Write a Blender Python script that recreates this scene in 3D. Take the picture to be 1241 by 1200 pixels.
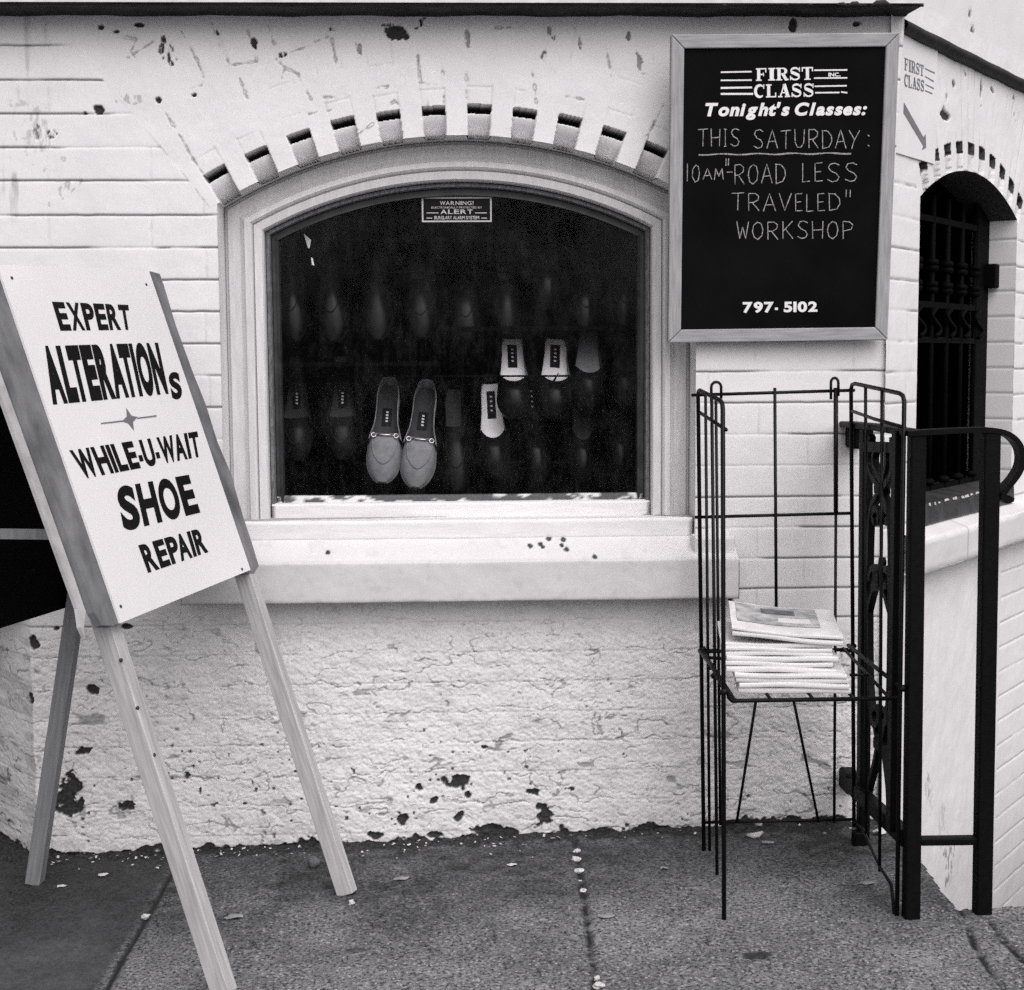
import bpy, bmesh, math, random
import numpy as np
from mathutils import Vector, Matrix, Quaternion
random.seed(7); rng = np.random.default_rng(7)
scene = bpy.context.scene
for o in list(bpy.data.objects): bpy.data.objects.remove(o)
R = math.radians

# ------------------------------------------------------------------ camera
PW, PH, F = 1241.0, 1200.0, 1763.0
YAW, PIT, ROLL = R(2.0), R(5.2), R(0.4)
CAM = np.array([0.0, -3.0, 1.004])
fwd = np.array([math.sin(YAW)*math.cos(PIT), math.cos(YAW)*math.cos(PIT), -math.sin(PIT)])
_r0 = np.array([math.cos(YAW), -math.sin(YAW), 0.0]); _u0 = np.cross(_r0, fwd)
right = _r0*math.cos(ROLL) - _u0*math.sin(ROLL); up = _u0*math.cos(ROLL) + _r0*math.sin(ROLL)
cam_data = bpy.data.cameras.new('camera'); cam = bpy.data.objects.new('camera', cam_data)
scene.collection.objects.link(cam); scene.camera = cam
cam_data.sensor_width = 36.0; cam_data.lens = F/PW*36.0; cam_data.clip_end = 500; cam_data.clip_start = 0.05
cam.matrix_world = Matrix(((right[0], up[0], -fwd[0], CAM[0]), (right[1], up[1], -fwd[1], CAM[1]),
                           (right[2], up[2], -fwd[2], CAM[2]), (0, 0, 0, 1)))
# ------------------------------------------------------------------ sky, sun, exposure
world = bpy.data.worlds.new('World'); scene.world = world; world.use_nodes = True
nt = world.node_tree; nt.nodes.clear()
sky = nt.nodes.new('ShaderNodeTexSky'); sky.sky_type = 'NISHITA'; sky.sun_disc = False
SUN_EL, SUN_AZ = R(50), R(158)          # fairly high, well to the right of the camera's back
sky.sun_elevation = SUN_EL; sky.sun_rotation = SUN_AZ; sky.air_density = 1.5; sky.dust_density = 4.0
bw = nt.nodes.new('ShaderNodeRGBToBW'); tint = nt.nodes.new('ShaderNodeMix'); tint.data_type = 'RGBA'; tint.blend_type = 'MULTIPLY'
tint.inputs[0].default_value = 1.0; tint.inputs[7].default_value = (1.0, 0.965, 0.975, 1)
bg = nt.nodes.new('ShaderNodeBackground'); bg.inputs['Strength'].default_value = 0.13
wo = nt.nodes.new('ShaderNodeOutputWorld')
nt.links.new(sky.outputs[0], bw.inputs[0]); nt.links.new(bw.outputs[0], tint.inputs[6])
nt.links.new(tint.outputs[2], bg.inputs['Color']); nt.links.new(bg.outputs[0], wo.inputs['Surface'])
sl = bpy.data.lights.new('sun', 'SUN'); sun = bpy.data.objects.new('sun', sl); scene.collection.objects.link(sun)
sl.energy = 1.5; sl.angle = R(75); sl.color = (1.0, 0.965, 0.975)
_sd = Vector((math.sin(SUN_AZ)*math.cos(SUN_EL), math.cos(SUN_AZ)*math.cos(SUN_EL), math.sin(SUN_EL)))
sun.rotation_euler = _sd.to_track_quat('Z', 'Y').to_euler(); sun.location = (0, -6, 8)
scene.view_settings.view_transform = 'Standard'; scene.view_settings.look = 'None'
scene.view_settings.exposure = 0.36; scene.view_settings.gamma = 1.0
scene.render.engine = 'CYCLES'
scene.cycles.use_denoising = False; scene.cycles.max_bounces = 8; scene.cycles.sample_clamp_indirect = 4.0; scene.cycles.transparent_max_bounces = 12

# ------------------------------------------------------------------ pixel -> place helpers (photo pixels)
def ray(x, y): return fwd + right*(x-PW/2)/F + up*(PH/2-y)/F
def aty(x, y, Y=0.0):
    d = ray(x, y); return CAM + d*((Y-CAM[1])/d[1])
GS = 0.025                                  # the pavement climbs gently to the right
def gz(x): return GS*x
def gnd(x, y):
    d = ray(x, y); t = (GS*CAM[0]-CAM[2])/(d[2]-GS*d[0]); return CAM + d*t
C0 = np.array([0.887, 0.0]); A2 = R(52); DIR = np.array([math.cos(A2), math.sin(A2)]); N2 = np.array([DIR[1], -DIR[0]])
def w2(px, py, off=0.0):                    # a point on the angled wall: (distance along it, height)
    d = ray(px, py); t = ((C0-CAM[:2])@N2+off)/(d[:2]@N2); P = CAM+d*t; return np.array([(P[:2]-C0)@DIR, P[2]])
def P2(u, z, off=0.0):
    p = C0+DIR*u+N2*off; return np.array([p[0], p[1], z])
def quad_plane(pxs, anchor, Y):             # four photo corners of a rectangle -> its corners in the place
    r = [ray(*p) for p in pxs]
    n = np.linalg.svd(np.stack([r[0], -r[1], r[2], -r[3]], 1))[2][-1]; n = n/n[anchor]
    k = (Y-CAM[1])/r[anchor][1]
    return [CAM+r[i]*n[i]*k for i in range(4)]

# ------------------------------------------------------------------ noise (numpy)
def _h(ix, iy, s):
    n = (ix.astype(np.int64)*374761393 + iy.astype(np.int64)*668265263 + s*1442695041) & 0x7fffffff
    n = ((n ^ (n >> 13))*1274126177) & 0x7fffffff
    return ((n ^ (n >> 16)) & 0xffff)/65535.0
def vn(x, y, s=0):
    ix, iy = np.floor(x), np.floor(y); fx, fy = x-ix, y-iy
    fx = fx*fx*fx*(fx*(fx*6-15)+10); fy = fy*fy*fy*(fy*(fy*6-15)+10)
    a, b, c, d = _h(ix, iy, s), _h(ix+1, iy, s), _h(ix, iy+1, s), _h(ix+1, iy+1, s)
    return (a+(b-a)*fx)+((c+(d-c)*fx)-(a+(b-a)*fx))*fy
def fbm(x, y, o=4, s=0, g=0.5):
    v = 0; a = 1; t = 0
    for k in range(o):
        v = v+a*vn(x*2**k+17.3*k, y*2**k+9.1*k, s+k*31); t += a; a *= g
    return v/t
def ridge(x, y, o=3, s=0):
    v = 0; a = 1; t = 0
    for k in range(o):
        v = v+a*(1-np.abs(2*vn(x*2**k+5.7*k, y*2**k+3.3*k, s+k*13)-1)); t += a; a *= .5
    return v/t
def sst(a, b, x):
    t = np.clip((x-a)/(b-a), 0, 1); return t*t*(3-2*t)

# ------------------------------------------------------------------ materials
def newmat(name):
    m = bpy.data.materials.new(name); m.use_nodes = True; t = m.node_tree; t.nodes.clear()
    out = t.nodes.new('ShaderNodeOutputMaterial'); b = t.nodes.new('ShaderNodeBsdfPrincipled')
    t.links.new(b.outputs[0], out.inputs[0]); return m, t, b
def N(t, ty, **k):
    n = t.nodes.new(ty)
    for a, v in k.items(): setattr(n, a, v)
    return n
def g3(v): return (v, v*0.985, v*0.995, 1) if v > .3 else (v*.97, v*.985, v*1.02, 1)
def coords(t, scale=(1, 1, 1)):
    tc = N(t, 'ShaderNodeTexCoord'); mp = N(t, 'ShaderNodeMapping'); mp.inputs['Scale'].default_value = scale
    t.links.new(tc.outputs['Object'], mp.inputs[0]); return mp.outputs[0]
def noise(t, vec, scale, detail=4, rough=.55):
    n = N(t, 'ShaderNodeTexNoise'); n.inputs['Scale'].default_value = scale; n.inputs['Detail'].default_value = detail
    n.inputs['Roughness'].default_value = rough; t.links.new(vec, n.inputs['Vector']); return n.outputs['Fac']
def ramp(t, fac, stops):
    r = N(t, 'ShaderNodeValToRGB'); e = r.color_ramp.elements
    e[0].position, e[0].color = stops[0]; e[1].position, e[1].color = stops[-1]
    for p, c in stops[1:-1]:
        x = e.new(p); x.color = c
    t.links.new(fac, r.inputs[0]); return r.outputs[0]
def mix(t, fac, a, b, mode='MIX'):
    m = N(t, 'ShaderNodeMix', data_type='RGBA', blend_type=mode)
    for s, v in ((0, fac), (6, a), (7, b)):
        if hasattr(v, 'is_output'): t.links.new(v, m.inputs[s])
        else: m.inputs[s].default_value = v
    return m.outputs[2]
def bump(t, b, h, strength, dist):
    bp = N(t, 'ShaderNodeBump'); bp.inputs['Strength'].default_value = strength; bp.inputs['Distance'].default_value = dist
    t.links.new(h, bp.inputs['Height']); t.links.new(bp.outputs[0], b.inputs['Normal'])
def simple(name, v, rough=.6, spec=.4, var=.25, scale=40, bstr=.3, bdist=.001, stretch=(1, 1, 1), metal=0, v2=None):
    m, t, b = newmat(name); vec = coords(t, stretch)
    f = noise(t, vec, scale); lo = g3(v*(1-var)) if v2 is None else g3(v2)
    t.links.new(ramp(t, f, [(.32, lo), (.68, g3(min(v*(1+var*.5), .9)))]), b.inputs['Base Color'])
    b.inputs['Roughness'].default_value = rough; b.inputs['Specular IOR Level'].default_value = spec; b.inputs['Metallic'].default_value = metal
    if bstr: bump(t, b, noise(t, vec, scale*3.1, 5), bstr, bdist)
    return m
def attr_paint(name, base, dirt, chip, rough=.7, bumps=((260, .22, .0006),), speck=None):
    """painted masonry: colour attribute marks r = dirt, g = broken paint (both also painted shade in arch hollows), b = slight tone"""
    m, t, b = newmat(name); at = N(t, 'ShaderNodeAttribute', attribute_name='marks'); sp = N(t, 'ShaderNodeSeparateColor')
    t.links.new(at.outputs['Color'], sp.inputs[0]); vec = coords(t)
    n1 = noise(t, vec, 9, 6, .65); n2 = noise(t, vec, 140, 4)
    c = ramp(t, n1, [(.3, g3(base*.94)), (.7, g3(base*1.03))])
    if speck:
        n3 = noise(t, vec, speck[0], 3, .7); c = mix(t, ramp(t, n3, [(speck[1], (0, 0, 0, 1)), (speck[2], (1, 1, 1, 1))]), c, g3(speck[3]))
    n4 = noise(t, vec, 420, 2, .8); c = mix(t, 1.0, c, ramp(t, n4, [(.3, (.86, .86, .86, 1)), (.6, (1, 1, 1, 1))]), 'MULTIPLY')
    tone = N(t, 'ShaderNodeMath', operation='MULTIPLY'); t.links.new(sp.outputs[2], tone.inputs[0]); tone.inputs[1].default_value = 1.0
    c = mix(t, tone.outputs[0], c, g3(base*.72))
    c = mix(t, sp.outputs[0], c, g3(dirt))
    c2 = ramp(t, n2, [(.35, g3(chip)), (.7, g3(chip*2.2))])
    c = mix(t, sp.outputs[1], c, c2)
    t.links.new(c, b.inputs['Base Color']); b.inputs['Roughness'].default_value = rough; b.inputs['Specular IOR Level'].default_value = .25
    s, k, d = bumps[0]; bump(t, b, noise(t, vec, s, 6, .65), k, d); return m

M = {}
M['wall'] = attr_paint('white_painted_brick', .74, .12, .022)
M['stone'] = attr_paint('painted_stone', .66, .10, .03, bumps=((180, .3, .0007),))
M['wood_paint'] = simple('weathered_white_paint', .60, .55, .3, .10, 16, .25, .0007, (8, 8, 1))
M['wood_paint_h'] = simple('weathered_white_paint_sill', .68, .55, .3, .08, 14, .35, .0009, (1, 9, 9))
M['dark_sash'] = simple('dark_sash_paint', .035, .5, .4, .5, 30, .3)
M['grey_sash'] = simple('grey_sash_edge', .16, .5, .4, .5, 60, .3, stretch=(4, 4, 1))
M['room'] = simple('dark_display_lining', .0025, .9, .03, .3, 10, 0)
M['belt'] = simple('dark_weathered_moulding', .028, .65, .15, .5, 22, .5, .002)
M['belt_lip'] = simple('pale_flashing', .62, .6, .3, .15, 30, .4)
M['iron'] = simple('black_painted_iron', .0025, .55, .09, .5, 90, .5, .0012)
M['iron_dull'] = simple('dull_black_iron', .0018, .7, .06, .5, 60, .3)
M['wire'] = simple('black_coated_wire', .004, .5, .2, .5, 120, .2)
M['leg_wood'] = simple('bare_pine', .42, .65, .3, .26, 22, .3, .0008, (7, 7, .45))
M['leg_wood_dark'] = simple('weathered_pine', .20, .7, .25, .2, 26, .3, .0008, (7, 7, .45))
M['ply'] = simple('weathered_plywood_edge', .17, .7, .25, .5, 9, .3, .0008, (2, 2, 1))
M['pale_edge'] = simple('pale_plywood', .42, .7, .25, .25, 25, .3, .0008)
M['panel'] = simple('white_sign_enamel', .71, .42, .3, .05, 4, .05, .0004)
M['black_panel'] = simple('black_panel_back', .003, .9, .06, .3, 5, .1)
M['letter'] = simple('black_sign_paint', .006, .6, .12, .2, 10, 0)
M['letter_grey'] = simple('grey_sign_paint', .17, .6, .3, .2, 10, 0)
M['frame_wood'] = simple('grey_oiled_frame_wood', .34, .6, .3, .28, 24, .3, .0008, (9, 9, .6))
M['slate'] = simple('black_chalkboard', .0045, .8, .05, .45, 6, .1, .0004)
M['white_letter'] = simple('white_vinyl_lettering', .80, .5, .3, .08, 40, 0)
M['sticker'] = simple('black_sticker', .006, .5, .1, .2, 20, 0)
M['sticker_white'] = simple('off_white_sticker_print', .50, .5, .3, .12, 60, 0)
M['paper'] = simple('newsprint', .66, .8, .2, .08, 60, .2, .0006)
M['paper_fold'] = simple('newsprint_folded_edge', .68, .8, .2, .22, 9, .5, .0008, (1, 1, 60))
M['ink'] = simple('printed_grey_picture', .42, .8, .2, .5, 28, 0)
M['ink_dark'] = simple('dark_newsprint_ink', .14, .8, .2, .5, 50, 0)
M['suede'] = simple('pale_grey_suede', .20, .9, .15, .22, 50, .3, .0006)
M['suede_in'] = simple('pale_grey_lining', .040, .8, .2, .3, 30, .1)
M['light_lining'] = simple('cream_insole', .70, .6, .3, .12, 30, .1)
M['mid_lining'] = simple('grey_insole', .20, .6, .3, .25, 30, .1)
M['dim_lining'] = simple('dark_insole', .018, .6, .3, .3, 30, .1)
M['leather'] = simple('black_leather', .005, .26, .12, .3, 60, .15, .0006)
M['leather_brown'] = simple('dark_leather', .007, .34, .12, .3, 60, .15, .0006)
M['metal'] = simple('brass_bit', .5, .25, .6, .1, 50, 0, metal=1)
M['pebble'] = simple('white_pebble', .52, .7, .3, .2, 200, .4, .0006)
M['stone_ball'] = simple('grey_stone', .13, .8, .3, .4, 150, .5, .001)
M['scrap'] = simple('pale_paper_scrap', .55, .8, .2, .2, 60, .3)
M['scrap_grey'] = simple('trodden_paper_scrap', .26, .8, .2, .3, 60, .3)
M['screw'] = simple('dark_screw', .02, .5, .5, .2, 60, 0)
# chalk: powdery strokes with the slate showing through
m, t, b = newmat('chalk'); v = coords(t); f = noise(t, v, 520, 2, .7)
t.links.new(ramp(t, f, [(.34, g3(.05)), (.62, g3(.48))]), b.inputs['Base Color']); b.inputs['Roughness'].default_value = .95; M['chalk'] = m
# pane
m = bpy.data.materials.new('window_glass'); m.use_nodes = True; t = m.node_tree; t.nodes.clear()
out = N(t, 'ShaderNodeOutputMaterial'); mx = N(t, 'ShaderNodeMixShader'); tr = N(t, 'ShaderNodeBsdfTransparent'); gl = N(t, 'ShaderNodeBsdfGlossy')
tr.inputs[0].default_value = (.93, .93, .94, 1); gl.inputs['Roughness'].default_value = .03
v = coords(t); f = noise(t, v, 7, 5, .7); fr = ramp(t, f, [(.40, (.005, .005, .005, 1)), (.75, (.018, .018, .018, 1))])
t.links.new(fr, mx.inputs[0]); t.links.new(tr.outputs[0], mx.inputs[1]); t.links.new(gl.outputs[0], mx.inputs[2]); mx2 = N(t, 'ShaderNodeMixShader'); df = N(t, 'ShaderNodeBsdfDiffuse'); df.inputs[0].default_value = (.6, .6, .6, 1)   # pale streaks painted into the pane for dust and faint reflections
v2_ = coords(t, (3, 1, 1.2)); dn = ramp(t, noise(t, v2_, 9, 7, .8), [(.46, (.001, .001, .001, 1)), (.78, (.022, .022, .022, 1))]); t.links.new(dn, mx2.inputs[0])
t.links.new(mx.outputs[0], mx2.inputs[1]); t.links.new(df.outputs[0], mx2.inputs[2]); t.links.new(mx2.outputs[0], out.inputs[0]); M['glass'] = m
# pavement: concrete with aggregate, marks r = grime, g = dark spot / joint, b = smooth slab
m, t, b = newmat('sidewalk_concrete'); at = N(t, 'ShaderNodeAttribute', attribute_name='marks'); sp = N(t, 'ShaderNodeSeparateColor')
t.links.new(at.outputs['Color'], sp.inputs[0]); v = coords(t)
big = noise(t, v, 5, 6, .65); fine = noise(t, v, 150, 4, .8); mid = noise(t, v, 75, 4, .7)
c = ramp(t, big, [(.3, g3(.11)), (.72, g3(.24))])
c = mix(t, ramp(t, fine, [(.40, (1, 1, 1, 1)), (.52, (0, 0, 0, 1))]), c, g3(.018))
c = mix(t, ramp(t, mid, [(.56, (0, 0, 0, 1)), (.64, (.8, .8, .8, 1))]), c, g3(.27))
vo = N(t, 'ShaderNodeTexVoronoi'); vo.inputs['Scale'].default_value = 95; t.links.new(v, vo.inputs['Vector'])
c = mix(t, ramp(t, vo.outputs['Distance'], [(.16, (.9, .9, .9, 1)), (.26, (0, 0, 0, 1))]), c, g3(.36))
smooth = ramp(t, noise(t, v, 24, 6, .7), [(.3, g3(.026)), (.7, g3(.070))])
c = mix(t, sp.outputs[2], c, smooth)
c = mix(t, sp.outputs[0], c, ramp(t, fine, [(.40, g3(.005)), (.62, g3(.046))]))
c = mix(t, sp.outputs[1], c, g3(.012))
t.links.new(c, b.inputs['Base Color']); b.inputs['Roughness'].default_value = .8; b.inputs['Specular IOR Level'].default_value = .3
bump(t, b, fine, .5, .0016); M['ground'] = m

# ------------------------------------------------------------------ object helpers
COL = scene.collection
def thing(name, label, cat, loc, group=None):
    o = bpy.data.objects.new(name, None); COL.objects.link(o); o.location = loc; o.empty_display_size = .05
    o['label'] = label; o['category'] = cat
    if group: o['group'] = group
    bpy.context.view_layer.update(); return o
def tag(o, label, cat, group=None):
    o['label'] = label; o['category'] = cat
    if group: o['group'] = group
    return o
def adopt(o, parent):
    if parent is not None:
        o.parent = parent; bpy.context.view_layer.update(); o.matrix_parent_inverse = parent.matrix_world.inverted()
    return o
def mk(name, verts, faces, mat, parent=None, smooth=False, mw=None):
    me = bpy.data.meshes.new(name); me.from_pydata([tuple(map(float, v)) for v in verts], [], [tuple(map(int, f)) for f in faces]); me.validate()
    if smooth: me.polygons.foreach_set('use_smooth', [True]*len(me.polygons))
    o = bpy.data.objects.new(name, me); COL.objects.link(o); me.materials.append(M[mat])
    if mw is not None: o.matrix_world = mw
    return adopt(o, parent)
class MB:
    def __init__(s): s.v = []; s.f = []
    def add(s, v, f):
        k = len(s.v); s.v += [tuple(map(float, p)) for p in v]; s.f += [tuple(i+k for i in q) for q in f]; return s
    def hexa(s, c):                      # 8 corners: bottom loop, top loop
        return s.add(c, [(3, 2, 1, 0), (4, 5, 6, 7), (0, 1, 5, 4), (1, 2, 6, 5), (2, 3, 7, 6), (3, 0, 4, 7)])
    def box(s, x0, x1, y0, y1, z0, z1):
        return s.hexa([(x0, y0, z0), (x1, y0, z0), (x1, y1, z0), (x0, y1, z0), (x0, y0, z1), (x1, y0, z1), (x1, y1, z1), (x0, y1, z1)])
    def tube(s, pts, r, n=8, caps=True, flat=None):
        P = [Vector(map(float, p)) for p in pts]; prev = None; rings = []
        for i, p in enumerate(P):
            tg = ((P[i+1]-p) if i == 0 else (p-P[i-1]) if i == len(P)-1 else ((P[i+1]-p).normalized()+(p-P[i-1]).normalized())).normalized()
            if prev is None:
                a = Vector((0, 0, 1)) if abs(tg.z) < .9 else Vector((1, 0, 0)); prev = (a-tg*a.dot(tg)).normalized()
            else: prev = (prev-tg*prev.dot(tg)).normalized()
            q = tg.cross(prev); rr = r[i] if hasattr(r, '__len__') else r
            rings.append([p+(prev*math.cos(2*math.pi*k/n)+q*math.sin(2*math.pi*k/n))*rr for k in range(n)])
        f = []
        for i in range(len(P)-1):
            for k in range(n): f.append((i*n+k, i*n+(k+1) % n, (i+1)*n+(k+1) % n, (i+1)*n+k))
        if caps: f.append(tuple(range(n-1, -1, -1))); f.append(tuple((len(P)-1)*n+k for k in range(n)))
        return s.add([p for g in rings for p in g], f)
    def bar(s, pts, wvec, w, tvec_t):     # rectangular section swept along pts: wvec fixed width direction
        P = [Vector(map(float, p)) for p in pts]; W = Vector(wvec).normalized(); v = []
        for i, p in enumerate(P):
            tg = (P[min(i+1, len(P)-1)]-P[max(i-1, 0)]).normalized(); q = tg.cross(W).normalized()
            for a, c in ((-1, -1), (1, -1), (1, 1), (-1, 1)): v.append(p+W*a*w/2+q*c*tvec_t/2)
        f = [(0, 1, 2, 3), tuple(len(v)-1-k for k in range(4))]
        for i in range(len(P)-1):
            for k in range(4): f.append((i*4+k, i*4+4+k, i*4+4+(k+1) % 4, i*4+(k+1) % 4))
        return s.add(v, f)
    def build(s, name, mat, parent=None, smooth=False, bevel=0):
        o = mk(name, s.v, s.f, mat, parent, smooth)
        if bevel: bevel_mesh(o, bevel)
        return o
def bevel_mesh(o, w, seg=2):
    bm = bmesh.new(); bm.from_mesh(o.data); bmesh.ops.recalc_face_normals(bm, faces=bm.faces)
    es = [e for e in bm.edges if len(e.link_faces) == 2 and e.calc_face_angle(0) > .5]
    bmesh.ops.bevel(bm, geom=es, offset=w, segments=seg, affect='EDGES', profile=.5, clamp_overlap=True)
    bm.to_mesh(o.data); bm.free()
def beam(name, p0, p1, w, d, face, mat, parent, bev=.0015, ends=(0, 0)):
    """a squared stick from p0 to p1; its local z runs along it (so the grain does too), its local y looks along 'face'"""
    p0, p1, fc = Vector(map(float, p0)), Vector(map(float, p1)), Vector(map(float, face)); L = (p1-p0).length
    z = (p1-p0)/L; y = (fc-z*fc.dot(z)).normalized(); x = y.cross(z)
    mw = Matrix(((x.x, y.x, z.x, p0.x), (x.y, y.y, z.y, p0.y), (x.z, y.z, z.z, p0.z), (0, 0, 0, 1)))
    n = 14; v = []
    for i in range(n+1):
        k = i/n; e = .0008*math.sin(k*9+w*300)
        for a, c in ((-1, -1), (1, -1), (1, 1), (-1, 1)): v.append((a*w/2+e, c*d/2+e*.6, -ends[0]+k*(L+ends[0]+ends[1])))
    f = [(3, 2, 1, 0), tuple(n*4+k for k in range(4))]
    for i in range(n):
        for k in range(4): f.append((i*4+k, i*4+(k+1) % 4, i*4+4+(k+1) % 4, i*4+4+k))
    o = mk(name, v, f, mat, None, False, mw)
    if bev: bevel_mesh(o, bev, 2)
    return adopt(o, parent)
def grid_mesh(name, V, keep, marks, mat, parent=None, extra=None):
    """V: (nz,nx,3) points; keep: (nz-1,nx-1) faces; marks: (nz,nx,3) attribute"""
    nz, nx, _ = V.shape; idx = np.arange(nz*nx).reshape(nz, nx)
    q = np.stack([idx[:-1, :-1], idx[:-1, 1:], idx[1:, 1:], idx[1:, :-1]], -1)[keep]
    used = np.zeros(nz*nx, bool); used[q.ravel()] = True; new = np.cumsum(used)-1
    v = V.reshape(-1, 3)[used]; q = new[q]; mk_ = marks.reshape(-1, 3)[used]
    me = bpy.data.meshes.new(name); me.vertices.add(len(v)); me.vertices.foreach_set('co', v.astype(np.float32).ravel())
    me.loops.add(q.size); me.loops.foreach_set('vertex_index', q.astype(np.int32).ravel())
    me.polygons.add(len(q)); me.polygons.foreach_set('loop_start', np.arange(0, q.size, 4, dtype=np.int32)); me.polygons.foreach_set('loop_total', np.full(len(q), 4, np.int32))
    me.polygons.foreach_set('use_smooth', np.ones(len(q), bool)); me.update(); me.validate()
    a = me.attributes.new('marks', 'FLOAT_COLOR', 'POINT'); a.data.foreach_set('color', np.c_[np.clip(mk_, 0, 1), np.ones(len(mk_))].astype(np.float32).ravel())
    o = bpy.data.objects.new(name, me); COL.objects.link(o); me.materials.append(M[mat]); return adopt(o, parent)
def axis(parts):                            # (start, stop, step) runs joined into one increasing coordinate list
    out = []
    for a, b_, s in parts: out.append(np.linspace(a, b_, max(2, int(round((b_-a)/s))+1))[:-1])
    return np.append(np.concatenate(out), parts[-1][1])

# lettering ---------------------------------------------------------
GW = dict(A=.76, B=.72, C=.74, D=.74, E=.64, F=.6, G=.78, H=.73, I=.22, L=.58, N=.74, O=.80, P=.66, R=.72, S=.68, T=.66, U=.72, W=1.02, X=.74, Y=.72)
KERN = {'PA': .10, 'AT': .09, 'TA': .09, 'LT': .10, 'WA': .08, 'RT': .02, 'AL': .0, 'RA': .03, 'TI': .0, 'XP': .0}
def text_mesh(body, bold=0.0, shear=0.0, gap=.05, caps=True):
    """letters laid out one by one, so that heavy strokes never run together"""
    V = []; Fc = []; x = 0.0; prev_ = ''
    for ch_ in body:
        if ch_ == ' ': x += .26; prev_ = ''; continue
        x -= KERN.get(prev_+ch_, 0) if caps else 0; prev_ = ch_
        c = bpy.data.curves.new('lettering', 'FONT'); c.body = ch_; c.offset = bold; c.shear = shear; c.resolution_u = 6
        o = bpy.data.objects.new('lettering', c); COL.objects.link(o); dg = bpy.context.evaluated_depsgraph_get()
        me = bpy.data.meshes.new_from_object(o.evaluated_get(dg)); bpy.data.objects.remove(o)
        v = np.array([q.co[:2] for q in me.vertices]); f = [tuple(q.vertices) for q in me.polygons]
        lo, hi = v[:, 0].min(), v[:, 0].max(); w = hi-lo; k = 1.0
        if caps and ch_ in GW: k = GW[ch_]*.72/w
        if ch_ == '-': k = .17/w
        sk = shear*.0
        v[:, 0] = x+(v[:, 0]-lo)*k; x += w*k+gap-(.18*shear if ch_ not in '.' else 0); n = len(V); V += [tuple(q) for q in v]; Fc += [tuple(i+n for i in q) for q in f]
    return np.array(V), Fc
class Plane:
    """a flat surface with origin, unit axes e1 (right), e2 (down), normal n towards the viewer"""
    def __init__(s, O, e1, e2): s.O = np.array(O); s.e1 = e1/np.linalg.norm(e1); s.e2 = e2/np.linalg.norm(e2); s.n = np.cross(s.e2, s.e1); s.n /= np.linalg.norm(s.n)
    def uv(s, px, py):
        d = ray(px, py); t = ((s.O-CAM)@s.n)/(d@s.n); p = CAM+d*t-s.O; return np.array([p@s.e1, p@s.e2])
    def pt(s, u, v, h=0.0): return s.O+s.e1*u+s.e2*v+s.n*h
def lettering(mb, pl, body, quad, h, bold=0., shear=0., gap=.05, glyph=None, caps=True):
    """quad: TL,TR,BR,BL photo pixels of the words' box on that surface"""
    q = [pl.uv(*p) for p in quad]; v, f = glyph if glyph else text_mesh(body, bold, shear, gap, caps)
    lo, hi = v.min(0), v.max(0); w = (v-lo)/(hi-lo); out = []
    for x, y in w:
        y = 1-y; uv = q[0]*(1-x)*(1-y)+q[1]*x*(1-y)+q[2]*x*y+q[3]*(1-x)*y; out.append(pl.pt(uv[0], uv[1], h))
    mb.add(out, f)
def ribbon(mb, pl, uvs, w, h):
    uvs = [np.array(p, float) for p in uvs]; v = []
    for i, p in enumerate(uvs):
        d = uvs[min(i+1, len(uvs)-1)]-uvs[max(i-1, 0)]; d = d/(np.linalg.norm(d)+1e-9); n = np.array([-d[1], d[0]])
        ww = w*(.75+.5*random.random()); v += [pl.pt(*(p+n*ww/2), h), pl.pt(*(p-n*ww/2), h)]
    mb.add(v, [(2*i, 2*i+2, 2*i+3, 2*i+1) for i in range(len(uvs)-1)])
def arc(cx, cy, rx, ry, a0, a1, n=10): return [(cx+rx*math.cos(R(a0+(a1-a0)*i/n)), cy+ry*math.sin(R(a0+(a1-a0)*i/n))) for i in range(n+1)]
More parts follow.
